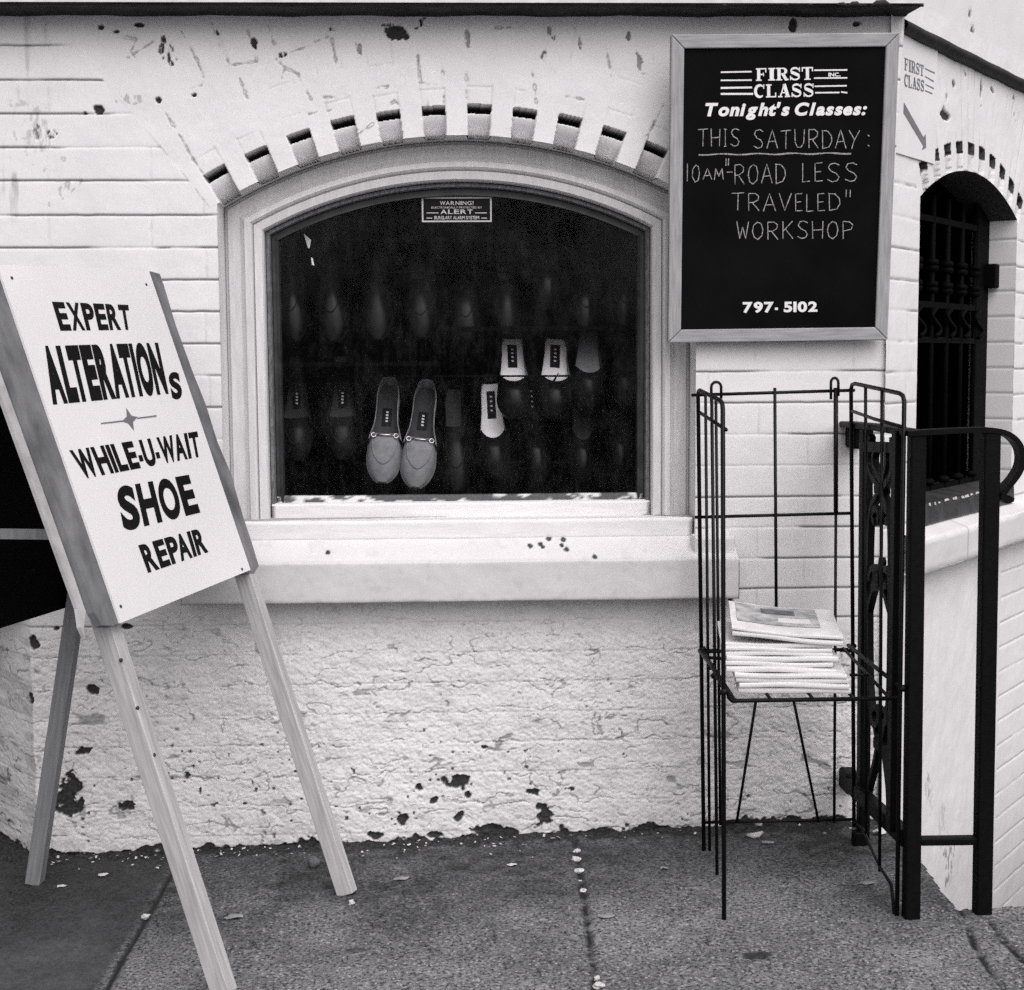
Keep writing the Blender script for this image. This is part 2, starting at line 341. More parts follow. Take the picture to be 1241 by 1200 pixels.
HAND = {  # unit boxes, y down
 'T': [[(0, .04), (1, 0)], [(.52, .03), (.48, 1)]], 'H': [[(.05, 0), (.08, 1)], [(.95, 0), (.9, 1)], [(.05, .52), (.95, .48)]],
 'I': [[(.5, 0), (.5, 1)], [(.2, 0), (.8, .02)], [(.2, 1), (.8, .98)]], 'i': [[(.5, 0), (.5, 1)]],
 'S': [[(.92, .1), (.6, 0), (.25, .06), (.12, .25), (.35, .45), (.7, .56), (.9, .75), (.75, .95), (.4, 1), (.05, .88)]],
 'A': [[(0, 1), (.5, 0), (1, 1)], [(.2, .65), (.82, .62)]], 'U': [[(.05, 0), (.08, .7), (.3, .97), (.6, .98), (.88, .75), (.95, 0)]],
 'R': [[(.1, 1), (.08, .02)], [(.08, .02), (.6, 0), (.9, .15), (.85, .38), (.5, .52), (.1, .54)], [(.4, .54), (.95, 1)]],
 'D': [[(.08, 0), (.1, 1)], [(0, .02), (.55, .05), (.9, .3), (.95, .6), (.7, .9), (.05, 1)]], 'Y': [[(0, 0), (.5, .5)], [(1, 0), (.45, .6), (.25, 1)]],
 ':': [[(.3, .25), (.5, .33)], [(.3, .8), (.5, .88)]], '1': [[(.5, 0), (.45, 1)]],
 '0': [[(.5, 0), (.12, .25), (.08, .7), (.4, 1), (.75, .9), (.92, .5), (.8, .12), (.5, 0)]],
 'O': [[(.5, 0), (.15, .2), (.05, .55), (.2, .88), (.5, 1), (.85, .8), (.95, .45), (.8, .1), (.45, 0)]],
 'M': [[(0, 1), (.15, 0), (.5, .7), (.85, 0), (1, 1)]], 'E': [[(.95, 0), (.08, .03), (.1, 1), (1, .97)], [(.1, .5), (.8, .47)]],
 'L': [[(.1, 0), (.08, 1), (.95, .96)]], 'V': [[(0, 0), (.45, 1), (1, 0)]], 'W': [[(0, 0), (.25, 1), (.5, .3), (.75, 1), (1, 0)]],
 'K': [[(.1, 0), (.1, 1)], [(.9, 0), (.12, .58)], [(.3, .45), (.95, 1)]], 'P': [[(.12, 1), (.1, 0), (.65, .02), (.95, .2), (.8, .45), (.12, .55)]],
 '"': [[(.25, 0), (.2, 1)], [(.8, 0), (.75, 1)]], '-': [[(0, .5), (1, .45)]]}
def hand(mb, pl, word, quad, wpx, h):
    q = [np.array(p, float) for p in quad]; n = len(word); adv = [(.45 if c in 'I1:i' else .62 if c in 'LE' else 1.0) for c in word]; gap = .28
    tot = sum(adv)+gap*(n-1); x = 0
    for c, a in zip(word, adv):
        jx, jy = random.uniform(-.02, .02), random.uniform(-.04, .04)
        for st in HAND[c]:
            dense = []
            for i in range(len(st)-1):
                for k in range(4): s = k/4; dense.append((st[i][0]*(1-s)+st[i+1][0]*s, st[i][1]*(1-s)+st[i+1][1]*s))
            dense.append(st[-1]); uv = []
            for (sx, sy) in dense:
                X = (x+sx*a)/tot; Y = sy+jy+random.uniform(-.008, .008)
                p = q[0]*(1-X)*(1-Y)+q[1]*X*(1-Y)+q[2]*X*Y+q[3]*(1-X)*Y; uv.append(pl.uv(*p))
            ribbon(mb, pl, uv, wpx/620.0, h+random.uniform(0, .0002))
        x += a+gap
# slab-serif capitals for the painted logo (unit box, y up)
def rect(x0, y0, x1, y1): return ([(x0, y0), (x1, y0), (x1, y1), (x0, y1)], [(0, 1, 2, 3)])
def band(pts, ws):
    v = []; n = len(pts)
    for i, p in enumerate(pts):
        d = np.array(pts[min(i+1, n-1)])-np.array(pts[max(i-1, 0)]); d = d/(np.linalg.norm(d)+1e-9); w = ws[i] if hasattr(ws, '__len__') else ws
        v += [(p[0]-d[1]*w/2, p[1]+d[0]*w/2), (p[0]+d[1]*w/2, p[1]-d[0]*w/2)]
    return (v, [(2*i, 2*i+1, 2*i+3, 2*i+2) for i in range(n-1)])
def vw(n, a, b_): return [a+(b_-a)*math.sin(math.pi*i/(n-1)) for i in range(n)]
SLAB = {
 'F': [rect(.1, .1, .38, .9), rect(0, 0, .5, .1), rect(0, .9, .92, 1), rect(.38, .45, .66, .56), rect(.82, .66, .92, .9), rect(.62, .36, .7, .64)],
 'I': [rect(.2, .1, .8, .9), rect(0, 0, 1, .1), rect(0, .9, 1, 1)],
 'R': [rect(.1, .1, .36, .9), rect(0, 0, .48, .1), rect(0, .9, .36, 1), band([(.36, .95)]+arc(.52, .73, .26, .22, 90, -90, 10)+[(.36, .51)], [.1, .1]+vw(9, .1, .24)+[.1, .1]), band([(.55, .5), (.8, .06), (1, .06)], [.26, .24, .1])],
 'S': [band([(.86, .82)]+arc(.48, .75, .34, .2, 20, 180, 9)+[(.2, .62), (.5, .51), (.8, .38)]+arc(.5, .24, .34, .2, 10, -160, 9)+[(.1, .2)], [.06]+vw(10, .1, .16)+[.24, .26, .24]+vw(10, .16, .12)+[.06]), rect(.84, .66, .93, 1), rect(.04, 0, .13, .34)],
 'T': [rect(.36, .1, .64, .9), rect(.22, 0, .78, .1), rect(0, .9, 1, 1), rect(0, .66, .1, .9), rect(.9, .66, 1, .9)],
 'C': [band(arc(.54, .5, .40, .44, 50, 310, 18), vw(19, .1, .26)), rect(.84, .66, .93, 1)],
 'L': [rect(.1, .1, .38, .9), rect(0, .9, .5, 1), rect(0, 0, .92, .1), rect(.82, .1, .92, .36)],
 'A': [band([(.2, .08), (.52, 1)], .1), band([(.5, 1), (.8, .08)], .27), rect(.3, .3, .68, .39), rect(0, 0, .36, .1), rect(.56, 0, 1, .1)]}
def slab_word(word):
    x = 0; V = []; Fc = []
    for c in word:
        w = .55 if c == 'I' else .98 if c in 'AR' else .9
        for v, f in SLAB[c]:
            k = len(V); V += [(x+p[0]*w, p[1]) for p in v]; Fc += [tuple(i+k for i in q) for q in f]
        x += w+.08
    return np.array(V), Fc

# ================================================================== GROUND
xs = axis([(-90, -12, 8), (-12, -2, .4), (-2, -1.1, .05), (-1.1, 1.15, .004), (1.15, 2, .05), (2, 12, .4), (12, 90, 8)])
ys = axis([(-90, -12, 8), (-12, -1.5, .4), (-1.5, -1.0, .05), (-1.0, .06, .004), (.06, 2.0, .1), (2.0, 14, .5)])
X, Y = np.meshgrid(xs, ys)
dense = ((X > -1.2) & (X < 1.3) & (Y > -1.1)).astype(float)
def gxy(px, py): p = gnd(px, py); return p[0], p[1]
def line_d(X, Y, pts):
    d = np.full(X.shape, 9.0)
    for (ax, ay), (bx, by) in zip(pts[:-1], pts[1:]):
        L2 = (bx-ax)**2+(by-ay)**2; t_ = np.clip(((X-ax)*(bx-ax)+(Y-ay)*(by-ay))/L2, 0, 1)
        d = np.minimum(d, np.hypot(X-ax-t_*(bx-ax), Y-ay-t_*(by-ay)))
    return d
wob = (fbm(X*30, Y*30, 3, 5)-.5)
Z = GS*X + dense*((fbm(X*14, Y*14, 4, 1)-.5)*.006+(fbm(X*120, Y*120, 3, 2)-.5)*.0028)
seamL = [gxy(212, 1052), gxy(204, 1066), gxy(178, 1112), gxy(150, 1160), gxy(132, 1195), gxy(60, 1330)]
seamR = [gxy(697, 1020), gxy(703, 1060), gxy(712, 1120), gxy(722, 1200), gxy(745, 1350)]
dL, dR = line_d(X, Y, seamL)+wob*.003, line_d(X, Y, seamR)+wob*.006
jl, jr = np.exp(-(dL/.0060)**2)*dense, np.exp(-(dR/.0065)**2)*dense*(.45+.55*sst(.4, .6, fbm(X*40, Y*40, 3, 91)))
Z -= .004*jl+.006*jr
wl = np.array([np.interp(y, [p[1] for p in seamL[::-1]], [p[0] for p in seamL[::-1]]) for y in ys])
slab = sst(0, .02, wl[:, None]-X-.004)*dense
crackE = [gxy(1163, 1100), gxy(1172, 1120), gxy(1180, 1145), gxy(1196, 1172), gxy(1214, 1196)]; crackF = [gxy(1195, 1112), gxy(1212, 1135), gxy(1240, 1165)]
dE = np.minimum(line_d(X, Y, crackE)+wob*.01, line_d(X, Y, crackF)+wob*.014)
je = np.exp(-(dE/.005)**2)*dense*(.35+.65*sst(.42, .58, fbm(X*35, Y*35, 3, 92))); Z -= .005*je
n_b = fbm(X*7, Y*7, 4, 11); n_s = fbm(X*45, Y*45, 4, 12)
darkening = np.clip(sst(-.60, -.12, Y+(n_b-.5)*.35)*(.45+.5*n_s)+.25*sst(.45, .65, n_b)*n_s+sst(-.05, .0, Y+(n_s-.5)*.05)*.9, 0, 1)*dense  # darker towards the wall, randomly mottled, soil line along its foot
spot = np.maximum(np.clip(jl*1.3, 0, 1), np.maximum(np.clip(jr*1.25, 0, 1), np.clip(je*1.2, 0, 1)))
for px, py, rx, ry, k in [(915, 1158, .024, .016, .85), (630, 1058, .035, .018, .5), (432, 1152, .020, .012, .6), (340, 1090, .026, .018, .45), (385, 1046, .018, .008, .8), (1030, 1075, .03, .015, .3), (560, 1010, .05, .012, .8), (480, 1040, .03, .012, .5), (800, 1170, .03, .02, .25), (60, 1130, .05, .03, .25), (140, 1090, .03, .016, .4), (660, 1120, .02, .012, .3), (530, 1100, .02, .012, .3), (980, 1130, .02, .014, .3), (1005, 1050, .02, .01, .45), (350, 1165, .02, .014, .3)]:
    cx, cy = gxy(px, py); d = np.sqrt(((X-cx)/rx)**2+((Y-cy)/ry)**2)+(n_s-.5)*1.3; spot = np.maximum(spot, k*sst(1.05, .75, d))
Z += dense*.006*sst(-.03, .01, Y)*n_s*2
keep = np.ones((len(ys)-1, len(xs)-1), bool)
xc, yc = (X[:-1, :-1]+X[1:, 1:])/2, (Y[:-1, :-1]+Y[1:, 1:])/2
e0, e1_, e2_ = gxy(1100, 1015), gxy(1118, 1047), gxy(1163, 1106)
edge_x = np.interp(yc, [-.53, e2_[1], e1_[1], -.05, .05], [e2_[0]+.01, e2_[0], e1_[0], .89, .89])+.010*(fbm(yc*14, yc*0, 2, 9)-.5)
front_y = -.497+.012*(fbm(xc*25, xc*0, 3, 8)-.5)
hole = (xc > edge_x) & (yc > front_y) & (xc < 2.4) & (yc < 1.9)
keep &= ~hole
sidewalk = grid_mesh('sidewalk', np.stack([X, Y, Z], -1), keep, np.stack([darkening, spot, slab*.9], -1), 'ground'); sidewalk['kind'] = 'structure'
sw = MB().box(.84, 2.5, -.52, 2.0, -1.25, -1.2)
sw.build('stairwell_floor', 'ground')['kind'] = 'structure'
sd = MB(); zz = -1.2
sd.add([(edge_x.min()-.004, .05, zz), (.86, -.52, zz), (.86, -.52, .014), (edge_x.min()-.004, .05, .012)], [(0, 1, 2, 3)])
sd.add([(.86, -.508, zz), (2.5, -.508, zz), (2.5, -.508, .05), (.86, -.508, .012)], [(0, 1, 2, 3)])
sd.add([(2.39, -.52, zz), (2.39, 2.2, zz), (2.39, 2.2, .053), (2.39, -.52, .053)], [(0, 1, 2, 3)])
sd.build('stairwell_side', 'ground')['kind'] = 'structure'

# ================================================================== BUILDING
bld = thing('brick_building', 'white painted brick house front with arched shop window and barred side window', 'building', (0, 0, 0))
# ---- arch of the shop window
AC, AR = np.array([.0051, .5038]), .9598
XL, XR = -.4872, .4865
SL0, SLD = R(-29.2), R(5.235)
ZB = .60                                      # opening bottom (stone sill lies here)
zspL = AC[1]+math.sqrt(AR**2-(XL-AC[0])**2); zspR = AC[1]+math.sqrt(AR**2-(XR-AC[0])**2)
COURSE = [1.6404, 1.5727, 1.5064, 1.4398, 1.3745, 1.3057, 1.2408, 1.176, 1.112, 1.047, .9823, .9175, .8518, .7871, .7216, .6575, .5923, .5286, .466, .402, .338, .274, .21, .146, .082, .018, -.046, -.11, -.174, -.238, -.302, -.366, -.43, -.494, -.558, -.622]

def brick_layer(U, Z, seed, blen=.205, amp=.0036):
    """horizontal painted-over courses: returns depth (in), dirt and the course number"""
    zz = Z+.0016*(fbm(U*3.5, Z*0+1.3, 3, seed)-.5)+.0010*(vn(U*40, Z*9, seed+1)-.5)
    cs = np.array(COURSE[::-1]+[1.708, 1.773]); k = np.searchsorted(cs, zz); lo = cs[np.clip(k-1, 0, len(cs)-1)]; hi = cs[np.clip(k, 0, len(cs)-1)]
    d = np.minimum(np.abs(zz-lo), np.abs(hi-zz)); near = np.where(np.abs(zz-lo) < np.abs(hi-zz), k-1, k)
    on = sst(.28, .52, vn(U*5+near*7.7, near*3.1, seed+2)*.75+.25*vn(U*30, near*1.7, seed+3))
    h = amp*np.exp(-(d/.0019)**2)*(.25+.75*on)
    h += .0003*np.exp(-(d/.006)**2)
    dirt = np.exp(-(d/.0019)**2)*np.clip(on*1.15-.10, 0, 1)
    off = np.where(k % 2 == 0, 0, blen/2); ub = (U+off+.012*(_h(k, k*0, seed+5)-.5))/blen; bx = np.abs(ub-np.round(ub))*blen
    kk = np.round(ub); onv = (_h(kk, k, seed+6) > .35)*1.0
    inb = (np.exp(-(bx/.0026)**2))*onv; h += .0006*inb; dirt = np.maximum(dirt, inb*.24*vn(U*20, Z*60, seed+8))
    h += .0007*(_h(np.floor(ub+.5*0), k, seed+7)-.5)
    return h, dirt, k
def chips(U, Z, lst, seed, wob_=1.0):
    g = np.zeros(U.shape); n1 = fbm(U*70, Z*70, 4, seed)-.5
    n2 = fbm(U*170, Z*60, 3, seed+9); n3 = fbm(U*38, Z*38, 3, seed+5)-.5
    for cu, cz, ru, rz, rot, k in lst:
        du, dz = U-cu, Z-cz; c, s = math.cos(rot), math.sin(rot); a, b_ = (du*c+dz*s)/ru, (-du*s+dz*c)/rz
        sel = np.maximum(np.abs(a*.8+b_*.6), np.hypot(a, b_)*.9)+(n1*1.3+n3*1.5)*wob_; g = np.maximum(g, (1. if k > .8 else k*1.3)*sst(1.03, .90, sel)*(1. if k > .8 else sst(.44, .58, n2)))
    return g
def rough_layer(U, Z, seed):
    big = fbm(U*14, Z*22, 4, seed); rg = ridge(U*16+.3*vn(U*9, Z*9, seed), Z*44, 4, seed+1); fine = fbm(U*120, Z*150, 3, seed+2); md = fbm(U*45, Z*70, 3, seed+5)
    zw = Z+.034*(fbm(U*9, Z*7, 4, seed+11)-.5)+.014*(fbm(U*50, Z*40, 3, seed+12)-.5); cs = np.array(COURSE[::-1]); k = np.clip(np.searchsorted(cs, zw), 1, len(cs)-1)
    dk = np.minimum(np.abs(zw-cs[k-1]), np.abs(cs[k]-zw)); brk = sst(.57, .64, fbm(U*21+k*3.7, Z*9, 3, seed+13))
    line = np.exp(-(dk/.0020)**2)*brk
    rg2 = ridge(U*13+.4*vn(U*9, Z*9, seed), Z*34, 3, seed+1); rg3 = ridge(U*30+.5*vn(U*20, Z*20, seed), Z*70, 3, seed+21); wu, wz = .9*(fbm(U*26, Z*26, 4, seed+60)-.5), 1.5*(fbm(U*22, Z*30, 4, seed+61)-.5)
    def sq(fu, fz, sd, m0): return sst(.93, .985, 1-np.abs(2*vn(U*fu+wu, Z*fz+wz, sd)-1))*sst(m0, m0+.06, fbm(U*15, Z*24, 3, sd+1))
    thin = np.maximum(np.maximum(sq(8, 26, seed+62, .53), sq(13, 38, seed+64, .55)), sq(20, 60, seed+66, .56)*.8)
    gran = fbm(U*210, Z*230, 2, seed+40)
    h = (big-.5)*.0045+(md-.5)*.0022+(fine-.5)*.0022+(gran-.5)*.0020+.0030*line+.0022*thin
    crev = np.clip(line*.9*sst(.38, .6, fine)+thin*.8+.35*sst(.66, .8, gran), 0, 1)
    return h, crev

xs = axis([(-4.0, -1.08, .03), (-1.08, .887, .0020)]); zs = axis([(-.5, -.06, .03), (-.06, 1.735, .0018)])
X, Z = np.meshgrid(xs, zs)
b_h, b_d, kk = brick_layer(X, Z, 100)
r_h, r_d = rough_layer(X, Z, 200)
nlow = fbm(X*9, Z*9, 3, 55)
low = np.where(X > .56, sst(.50, .36, Z+(nlow-.5)*.12), sst(.545, .50, Z+(nlow-.5)*.02))
low = np.where(X < -.70, sst(.52, .40, Z+(nlow-.5)*.10), low)
soft = .35+.65*sst(.52, .40, Z)
px_, pz_ = X-AC[0], Z-AC[1]; rad = np.hypot(px_, pz_); ang = np.arctan2(px_, pz_)
aL, aR = math.atan2(XL-AC[0], zspL-AC[1]), math.atan2(XR-AC[0], zspR-AC[1])
edgeL = aL-R(1.0)+(rad-AR)*-.10
ring = (ang > edgeL) & (ang < aR+R(2.5)) & (rad > AR) & (Z > 1.2)
ringf = ring*1.0
kang = (ang-SL0)/SLD; fa = kang-np.round(kang); ki = np.round(kang)       # distance from slot centre, in slots
rr = rad-AR
jit = (_h(ki, ki*0, 9)-.5)
slotw = .255
inslot = ring & (np.abs(fa) < slotw) & (rr < .060+.006*jit) & (ki >= 0) & (ki <= 10)
tt = np.clip(rr/.050, 0, 1)
bull = .008+.075*(1-np.sqrt(np.clip(1-(1-tt)**2, 0, 1)))+.012*sst(.86, 1.0, tt)+.003*(np.abs(fa)/slotw)**4
hole_z = rr > (.044+.004*jit)
slot_h = np.where(hole_z, .075, bull)
# radial joints above the teeth
e_j = np.abs(np.abs(fa)-slotw)*SLD*rad
n_j = fbm(X*9, Z*9, 3, 321); n_f = fbm(X*60, Z*60, 3, 322)
jr1 = np.exp(-(e_j/.0020)**2)*(rr < .098+.012*jit)*(rr > .05)
cap = np.exp(-((rr-.094-.010*jit)/.0020)**2)*(np.abs(fa) < slotw)
jr2 = np.exp(-(np.abs(np.abs(fa)-.25)*SLD*rad/.0022)**2)*(rr > .150+.02*jit)*(rr < .30)*(_h(ki, np.sign(fa)*1+3, 17) > .35)
cap2 = np.exp(-((rr-.158-.02*jit)/.002)**2)*(np.abs(fa) < .25)*(_h(ki, ki*0, 18) > .5)
jall = np.clip(jr1*.3+cap*.3+jr2*.22+cap2*.2, 0, 1)*sst(.40, .62, n_j*.7+n_f*.3)
crk = sst(.95, .985, ridge(X*11, Z*11, 3, 401))*sst(.50, .58, fbm(X*8, Z*8, 2, 402))*.7
a_h = .0030*jall+.002*(fbm(X*18, Z*18, 3, 330)-.5)+.003*crk
a_d = np.clip(jall*.62*sst(.35, .6, n_f)+crk*.5, 0, 1)
sk = np.exp(-((ang-edgeL)*rad/.002)**2)*(rr > 0)*(rr < .16)*(Z > 1.2); a_d = np.maximum(a_d, sk*.5*sst(.3, .6, n_f))
CRK = [[(345, 82), (360, 90), (377, 120)], [(218, 35), (236, 68), (248, 97), (244, 104), (218, 110)], [(255, 22), (263, 48), (278, 79), (310, 75)], [(291, 22), (306, 50), (311, 75)], [(402, 47), (406, 70), (411, 92)], [(155, 70), (187, 50)], [(345, 66), (372, 56), (396, 44)], [(322, 78), (345, 66)], [(507, 103), (535, 101)], [(449, 108), (470, 105)], [(392, 120), (415, 116)], [(507, 68), (509, 102)], [(565, 90), (566, 131)], [(536, 80), (538, 131)], [(375, 138), (400, 132)], [(765, 84), (786, 91)], [(812, 112), (798, 140), (783, 168), (775, 186)], [(685, 117), (707, 121)], [(190, 122), (215, 160), (235, 195), (248, 214), (268, 244)], [(325, 30), (331, 50), (338, 62)], [(430, 50), (437, 70)], [(430, 165), (452, 150)], [(600, 33), (640, 34)], [(470, 130), (478, 122), (485, 128)], [(290, 95), (300, 120)], [(345, 66), (338, 76), (345, 82), (341, 95)], [(735, 60), (742, 100)], [(645, 85), (650, 125)], [(150, 45), (165, 48), (158, 62), (165, 72)]]
cw = (fbm(X*70, Z*70, 3, 880)-.5)*.010; cl = np.zeros(X.shape); cm = sst(.36, .52, fbm(X*40, Z*40, 3, 881))
for ln in CRK: cl = np.maximum(cl, np.exp(-((line_d(X, Z, [tuple(aty(px, py)[[0, 2]]) for px, py in ln])+cw)/.0015)**2))
cl *= .06+.80*cm; a_h = a_h+.0022*cl*(rr > .05); a_d = np.clip(a_d+.8*cl, 0, 1); b_d = np.clip(b_d+.8*cl*(ang < edgeL)*(Z > 1.3), 0, 1)
H = np.where(ring, a_h, b_h*(1-low)+(r_h*soft+.3*b_h)*low)
D = np.where(ring, a_d, b_d*(1-low)+np.clip(r_d*.75*soft+.12*b_d, 0, 1)*low)
H = np.where(inslot, slot_h, H); D = np.where(inslot, np.where(hole_z, .9, .10*fbm(X*90, Z*90, 3, 7)), D)
H += .0006*(fbm(X*26, Z*26, 4, 77)-.5)*2+.003*(fbm(X*2.2, Z*2.2, 2, 78)-.5)
CH = [(85, 968, .034, .036, 0, 1), (152, 977, .020, .016, .2, 1), (96, 912, .026, .010, .25, 1), (112, 835, .014, .009, -.2, 1), (227, 940, .011, .012, 0, 1), (40, 780, .010, .016, 0, 1), (37, 848, .006, .010, 0, 1), (68, 763, .010, .008, 0, .9), (153, 760, .014, .006, 0, .9), (243, 970, .004, .03, 0, .8), (297, 975, .007, .007, 0, 1), (388, 905, .006, .006, 0, .8),
      (552, 950, .028, .017, .35, 1), (662, 992, .024, .024, -.4, 1), (590, 1008, .034, .014, 0, 1), (620, 1009, .022, .010, 0, 1), (525, 1012, .016, .008, 0, 1), (488, 993, .011, .010, 0, 1), (528, 970, .011, .009, .5, 1), (508, 955, .008, .007, 0, .9), (648, 960, .012, .009, .2, 1), (567, 964, .007, .008, 0, 1), (695, 957, .014, .004, 0, .8), (586, 906, .008, .004, 0, .9), (556, 990, .014, .010, 1, .9), (752, 888, .004, .010, 0, .7), (757, 915, .006, .010, 0, .7), (455, 1012, .02, .008, 0, .9), (410, 1020, .014, .008, 0, .8),
      (203, 66, .012, .030, .35, .78), (480, 39, .020, .012, -.2, 1), (121, 134, .011, .010, 0, 1), (103, 138, .006, .004, 0, 1), (62, 163, .008, .007, 0, .6), (235, 116, .007, .006, 0, 1), (308, 52, .006, .010, 0, 1), (264, 40, .005, .015, .3, 1), (44, 160, .006, .018, 0, .45), (480, 30, .03, .004, 0, .6), (342, 66, .008, .004, 0, .8), (400, 35, .01, .003, 0, .7), (510, 26, .014, .005, .8, .78), (567, 48, .008, .014, 0, .45), (437, 60, .007, .010, 0, .45), (659, 70, .006, .010, 0, .6), (668, 40, .005, .014, .4, .5), (700, 45, .005, .02, .3, .5), (762, 45, .008, .010, 0, .6), (775, 75, .006, .02, .2, .5), (960, 29, .009, .011, 0, 1), (1035, 29, .008, .006, .4, .9), (1155, 0, .001, .001, 0, 0), (122, 33, .006, .005, 0, 1), (140, 38, .006, .003, 0, .9), (168, 30, .009, .004, 0, .9), (335, 845, .006, .004, 0, .7), (885, 727, .008, .008, 0, .8), (192, 122, .006, .006, 0, 1)]
ch = chips(X, Z, [(aty(px, py)[0], aty(px, py)[2], ru*.86, rz*.86, ro, k) for px, py, ru, rz, ro, k in CH], 500)
pits = sst(.82, .87, fbm(X*85, Z*85, 2, 510))*low*sst(.5, .6, fbm(X*6, Z*6, 2, 511))*sst(.5, .15, Z)*.85
basem = sst(.016, .0, Z-GS*X+(fbm(X*30, Z*30, 4, 520)-.5)*.050)
ch = np.maximum(np.maximum(np.maximum(ch, pits), inslot*hole_z*1.0), sst(.35, .60, basem*(.3+1.1*fbm(X*60, Z*60, 4, 521))))  # slot holes also set dark: the shade inside them as colour
H += .007*ch*(1-inslot*1.0)
streak = sst(.52, .75, fbm(X*55, Z*9, 4, 600))*np.exp(-((X+.90)/.06)**2)*sst(1.25, 1.4, Z)*.55
smear = chips(X, Z, [(aty(80, 232)[0], aty(80, 232)[2], .03, .008, .6, .32), (aty(160, 120)[0], aty(160, 120)[2], .02, .008, .2, .35), (aty(40, 170)[0], aty(40, 170)[2], .03, .05, 0, .25)], 610, 1.4)
D = np.clip(D+streak+smear+sst(.09, 0., Z-GS*X)*.30*fbm(X*40, Z*40, 3, 620)*(1-ch)+low*.10*sst(.55, .75, fbm(X*26, Z*40, 4, 630)), 0, 1)
tone = np.clip(low*.28*fbm(X*6, Z*6, 3, 640)+(fbm(X*5, Z*5, 3, 641)-.5)*.25+np.exp(-((1.70-Z)/.03)**2)*.35*fbm(X*20, Z*6, 3, 642), 0, 1)
# the plinth's left corner turns away
xcor = -.893+.006*(fbm(Z*18, Z*0, 3, 650)-.5); zc = aty(40, 738)[2]
H += np.where((Z < zc), np.maximum(xcor-X, 0)*math.tan(R(50)), 0)*sst(zc, zc-.012, Z)
D = np.where((Z < zc) & (X < xcor), np.clip(D+.30*sst(.45, .7, fbm(X*20, Z*60, 3, 660)), 0, 1), D)
# lean and rounding of the right corner
lean = np.interp(Z, [-.5, .9, 1.22, 1.72], [-.002, -.002, .0, .026])
Xo = X+lean*sst(.78, .887, X); H += .006*sst(.878, .889, X)**2
# snap the grid to the opening
inside = (X > XL) & (X < XR) & (Z > ZB) & ((rad < AR) | (Z < min(zspL, zspR)-.0) & (np.abs(px_) < .5))
inside &= (rad < AR) | (Z < 1.2)
def nb(m):
    q = np.zeros_like(m); q[1:] |= ~m[:-1]; q[:-1] |= ~m[1:]; q[:, 1:] |= ~m[:, :-1]; q[:, :-1] |= ~m[:, 1:]; return q & m
bd = nb(inside); Zo = Z.copy()
dl, dr_, db, da = X-XL, XR-X, Z-ZB, AR-rad
pick = np.argmin(np.stack([dl, dr_, db, np.where(Z > 1.2, da, 9)]), 0)
Xo = np.where(bd & (pick == 0), XL, np.where(bd & (pick == 1), XR, Xo)); Zo = np.where(bd & (pick == 2), ZB, Zo)
s_ = AR/np.maximum(rad, 1e-6); Xo = np.where(bd & (pick == 3), AC[0]+px_*s_, Xo); Zo = np.where(bd & (pick == 3), AC[1]+pz_*s_, Zo)
core = inside & ~bd
keep = ~(core[:-1, :-1] | core[1:, :-1] | core[:-1, 1:] | core[1:, 1:] | (bd[:-1, :-1] & bd[1:, :-1] & bd[:-1, 1:] & bd[1:, 1:]))
VV = np.stack([Xo, H, Zo], -1); VV = np.concatenate([VV, VV[:, -1:]+np.array([0, .07, 0])], 1); MM = np.stack([D, ch, tone], -1); MM = np.concatenate([MM, MM[:, -1:]], 1)
grid_mesh('front_wall', VV, np.concatenate([keep, keep[:, -1:]], 1), MM, 'wall', bld)
# reveal round the opening (brick returning to the window frame)
rv = []; path = [(XL, ZB)]+[(XL, z) for z in np.linspace(ZB+.05, zspL-.01, 12)]
angs = np.linspace(aL, aR, 260); path += [(AC[0]+AR*math.sin(a), AC[1]+AR*math.cos(a)) for a in angs]
path += [(XR, z) for z in np.linspace(zspR-.01, ZB, 12)]
for i, (x, z) in enumerate(path):
    a = math.atan2(x-AC[0], z-AC[1]); k = (a-SL0)/SLD; f_ = abs(k-round(k)); y0 = .0
    if 13 <= i < 273 and f_ < slotw and 0 <= round(k) <= 10: y0 = .058
    rv += [(x, y0-.0008*(i < 13 or i >= 273), z), (x, .115, z)]
mk('window_reveal', rv, [(2*i, 2*i+1, 2*i+3, 2*i+2) for i in range(len(path)-1)], 'wall', bld)
# ---- belt course along the front, its flashing, and the wall above it
z_b = aty(600, 17.5)[2]; 
prof = [(0, z_b-.004), (.006, z_b-.003), (.012, z_b-.001), (.030, z_b-.0005), (.066, z_b+.0005), (.074, z_b-.002), (.077, z_b+.002)]
fr = []; xsb = np.linspace(-4, .911, 120)
for x in xsb:
    for d, z in prof: fr.append((x+(d*.18 if x > .9 else 0), -d, z+.0012*math.sin(x*23)+.0008*math.sin(x*61)))
n = len(prof); fc = [(i*n+k, i*n+k+1, (i+1)*n+k+1, (i+1)*n+k) for i in range(len(xsb)-1) for k in range(n-1)]
mk('belt_course', fr, fc, 'belt', bld, True)
lip = MB().hexa([(-4, -.079, z_b+.0042), (.925, -.079, z_b+.0042), (.911, .05, z_b+.0042), (-4, .05, z_b+.0042), (-4, -.079, z_b+.034), (.925, -.079, z_b+.034), (.911, .05, z_b+.034), (-4, .05, z_b+.034)])
lip.build('flashing', 'belt_lip', bld)
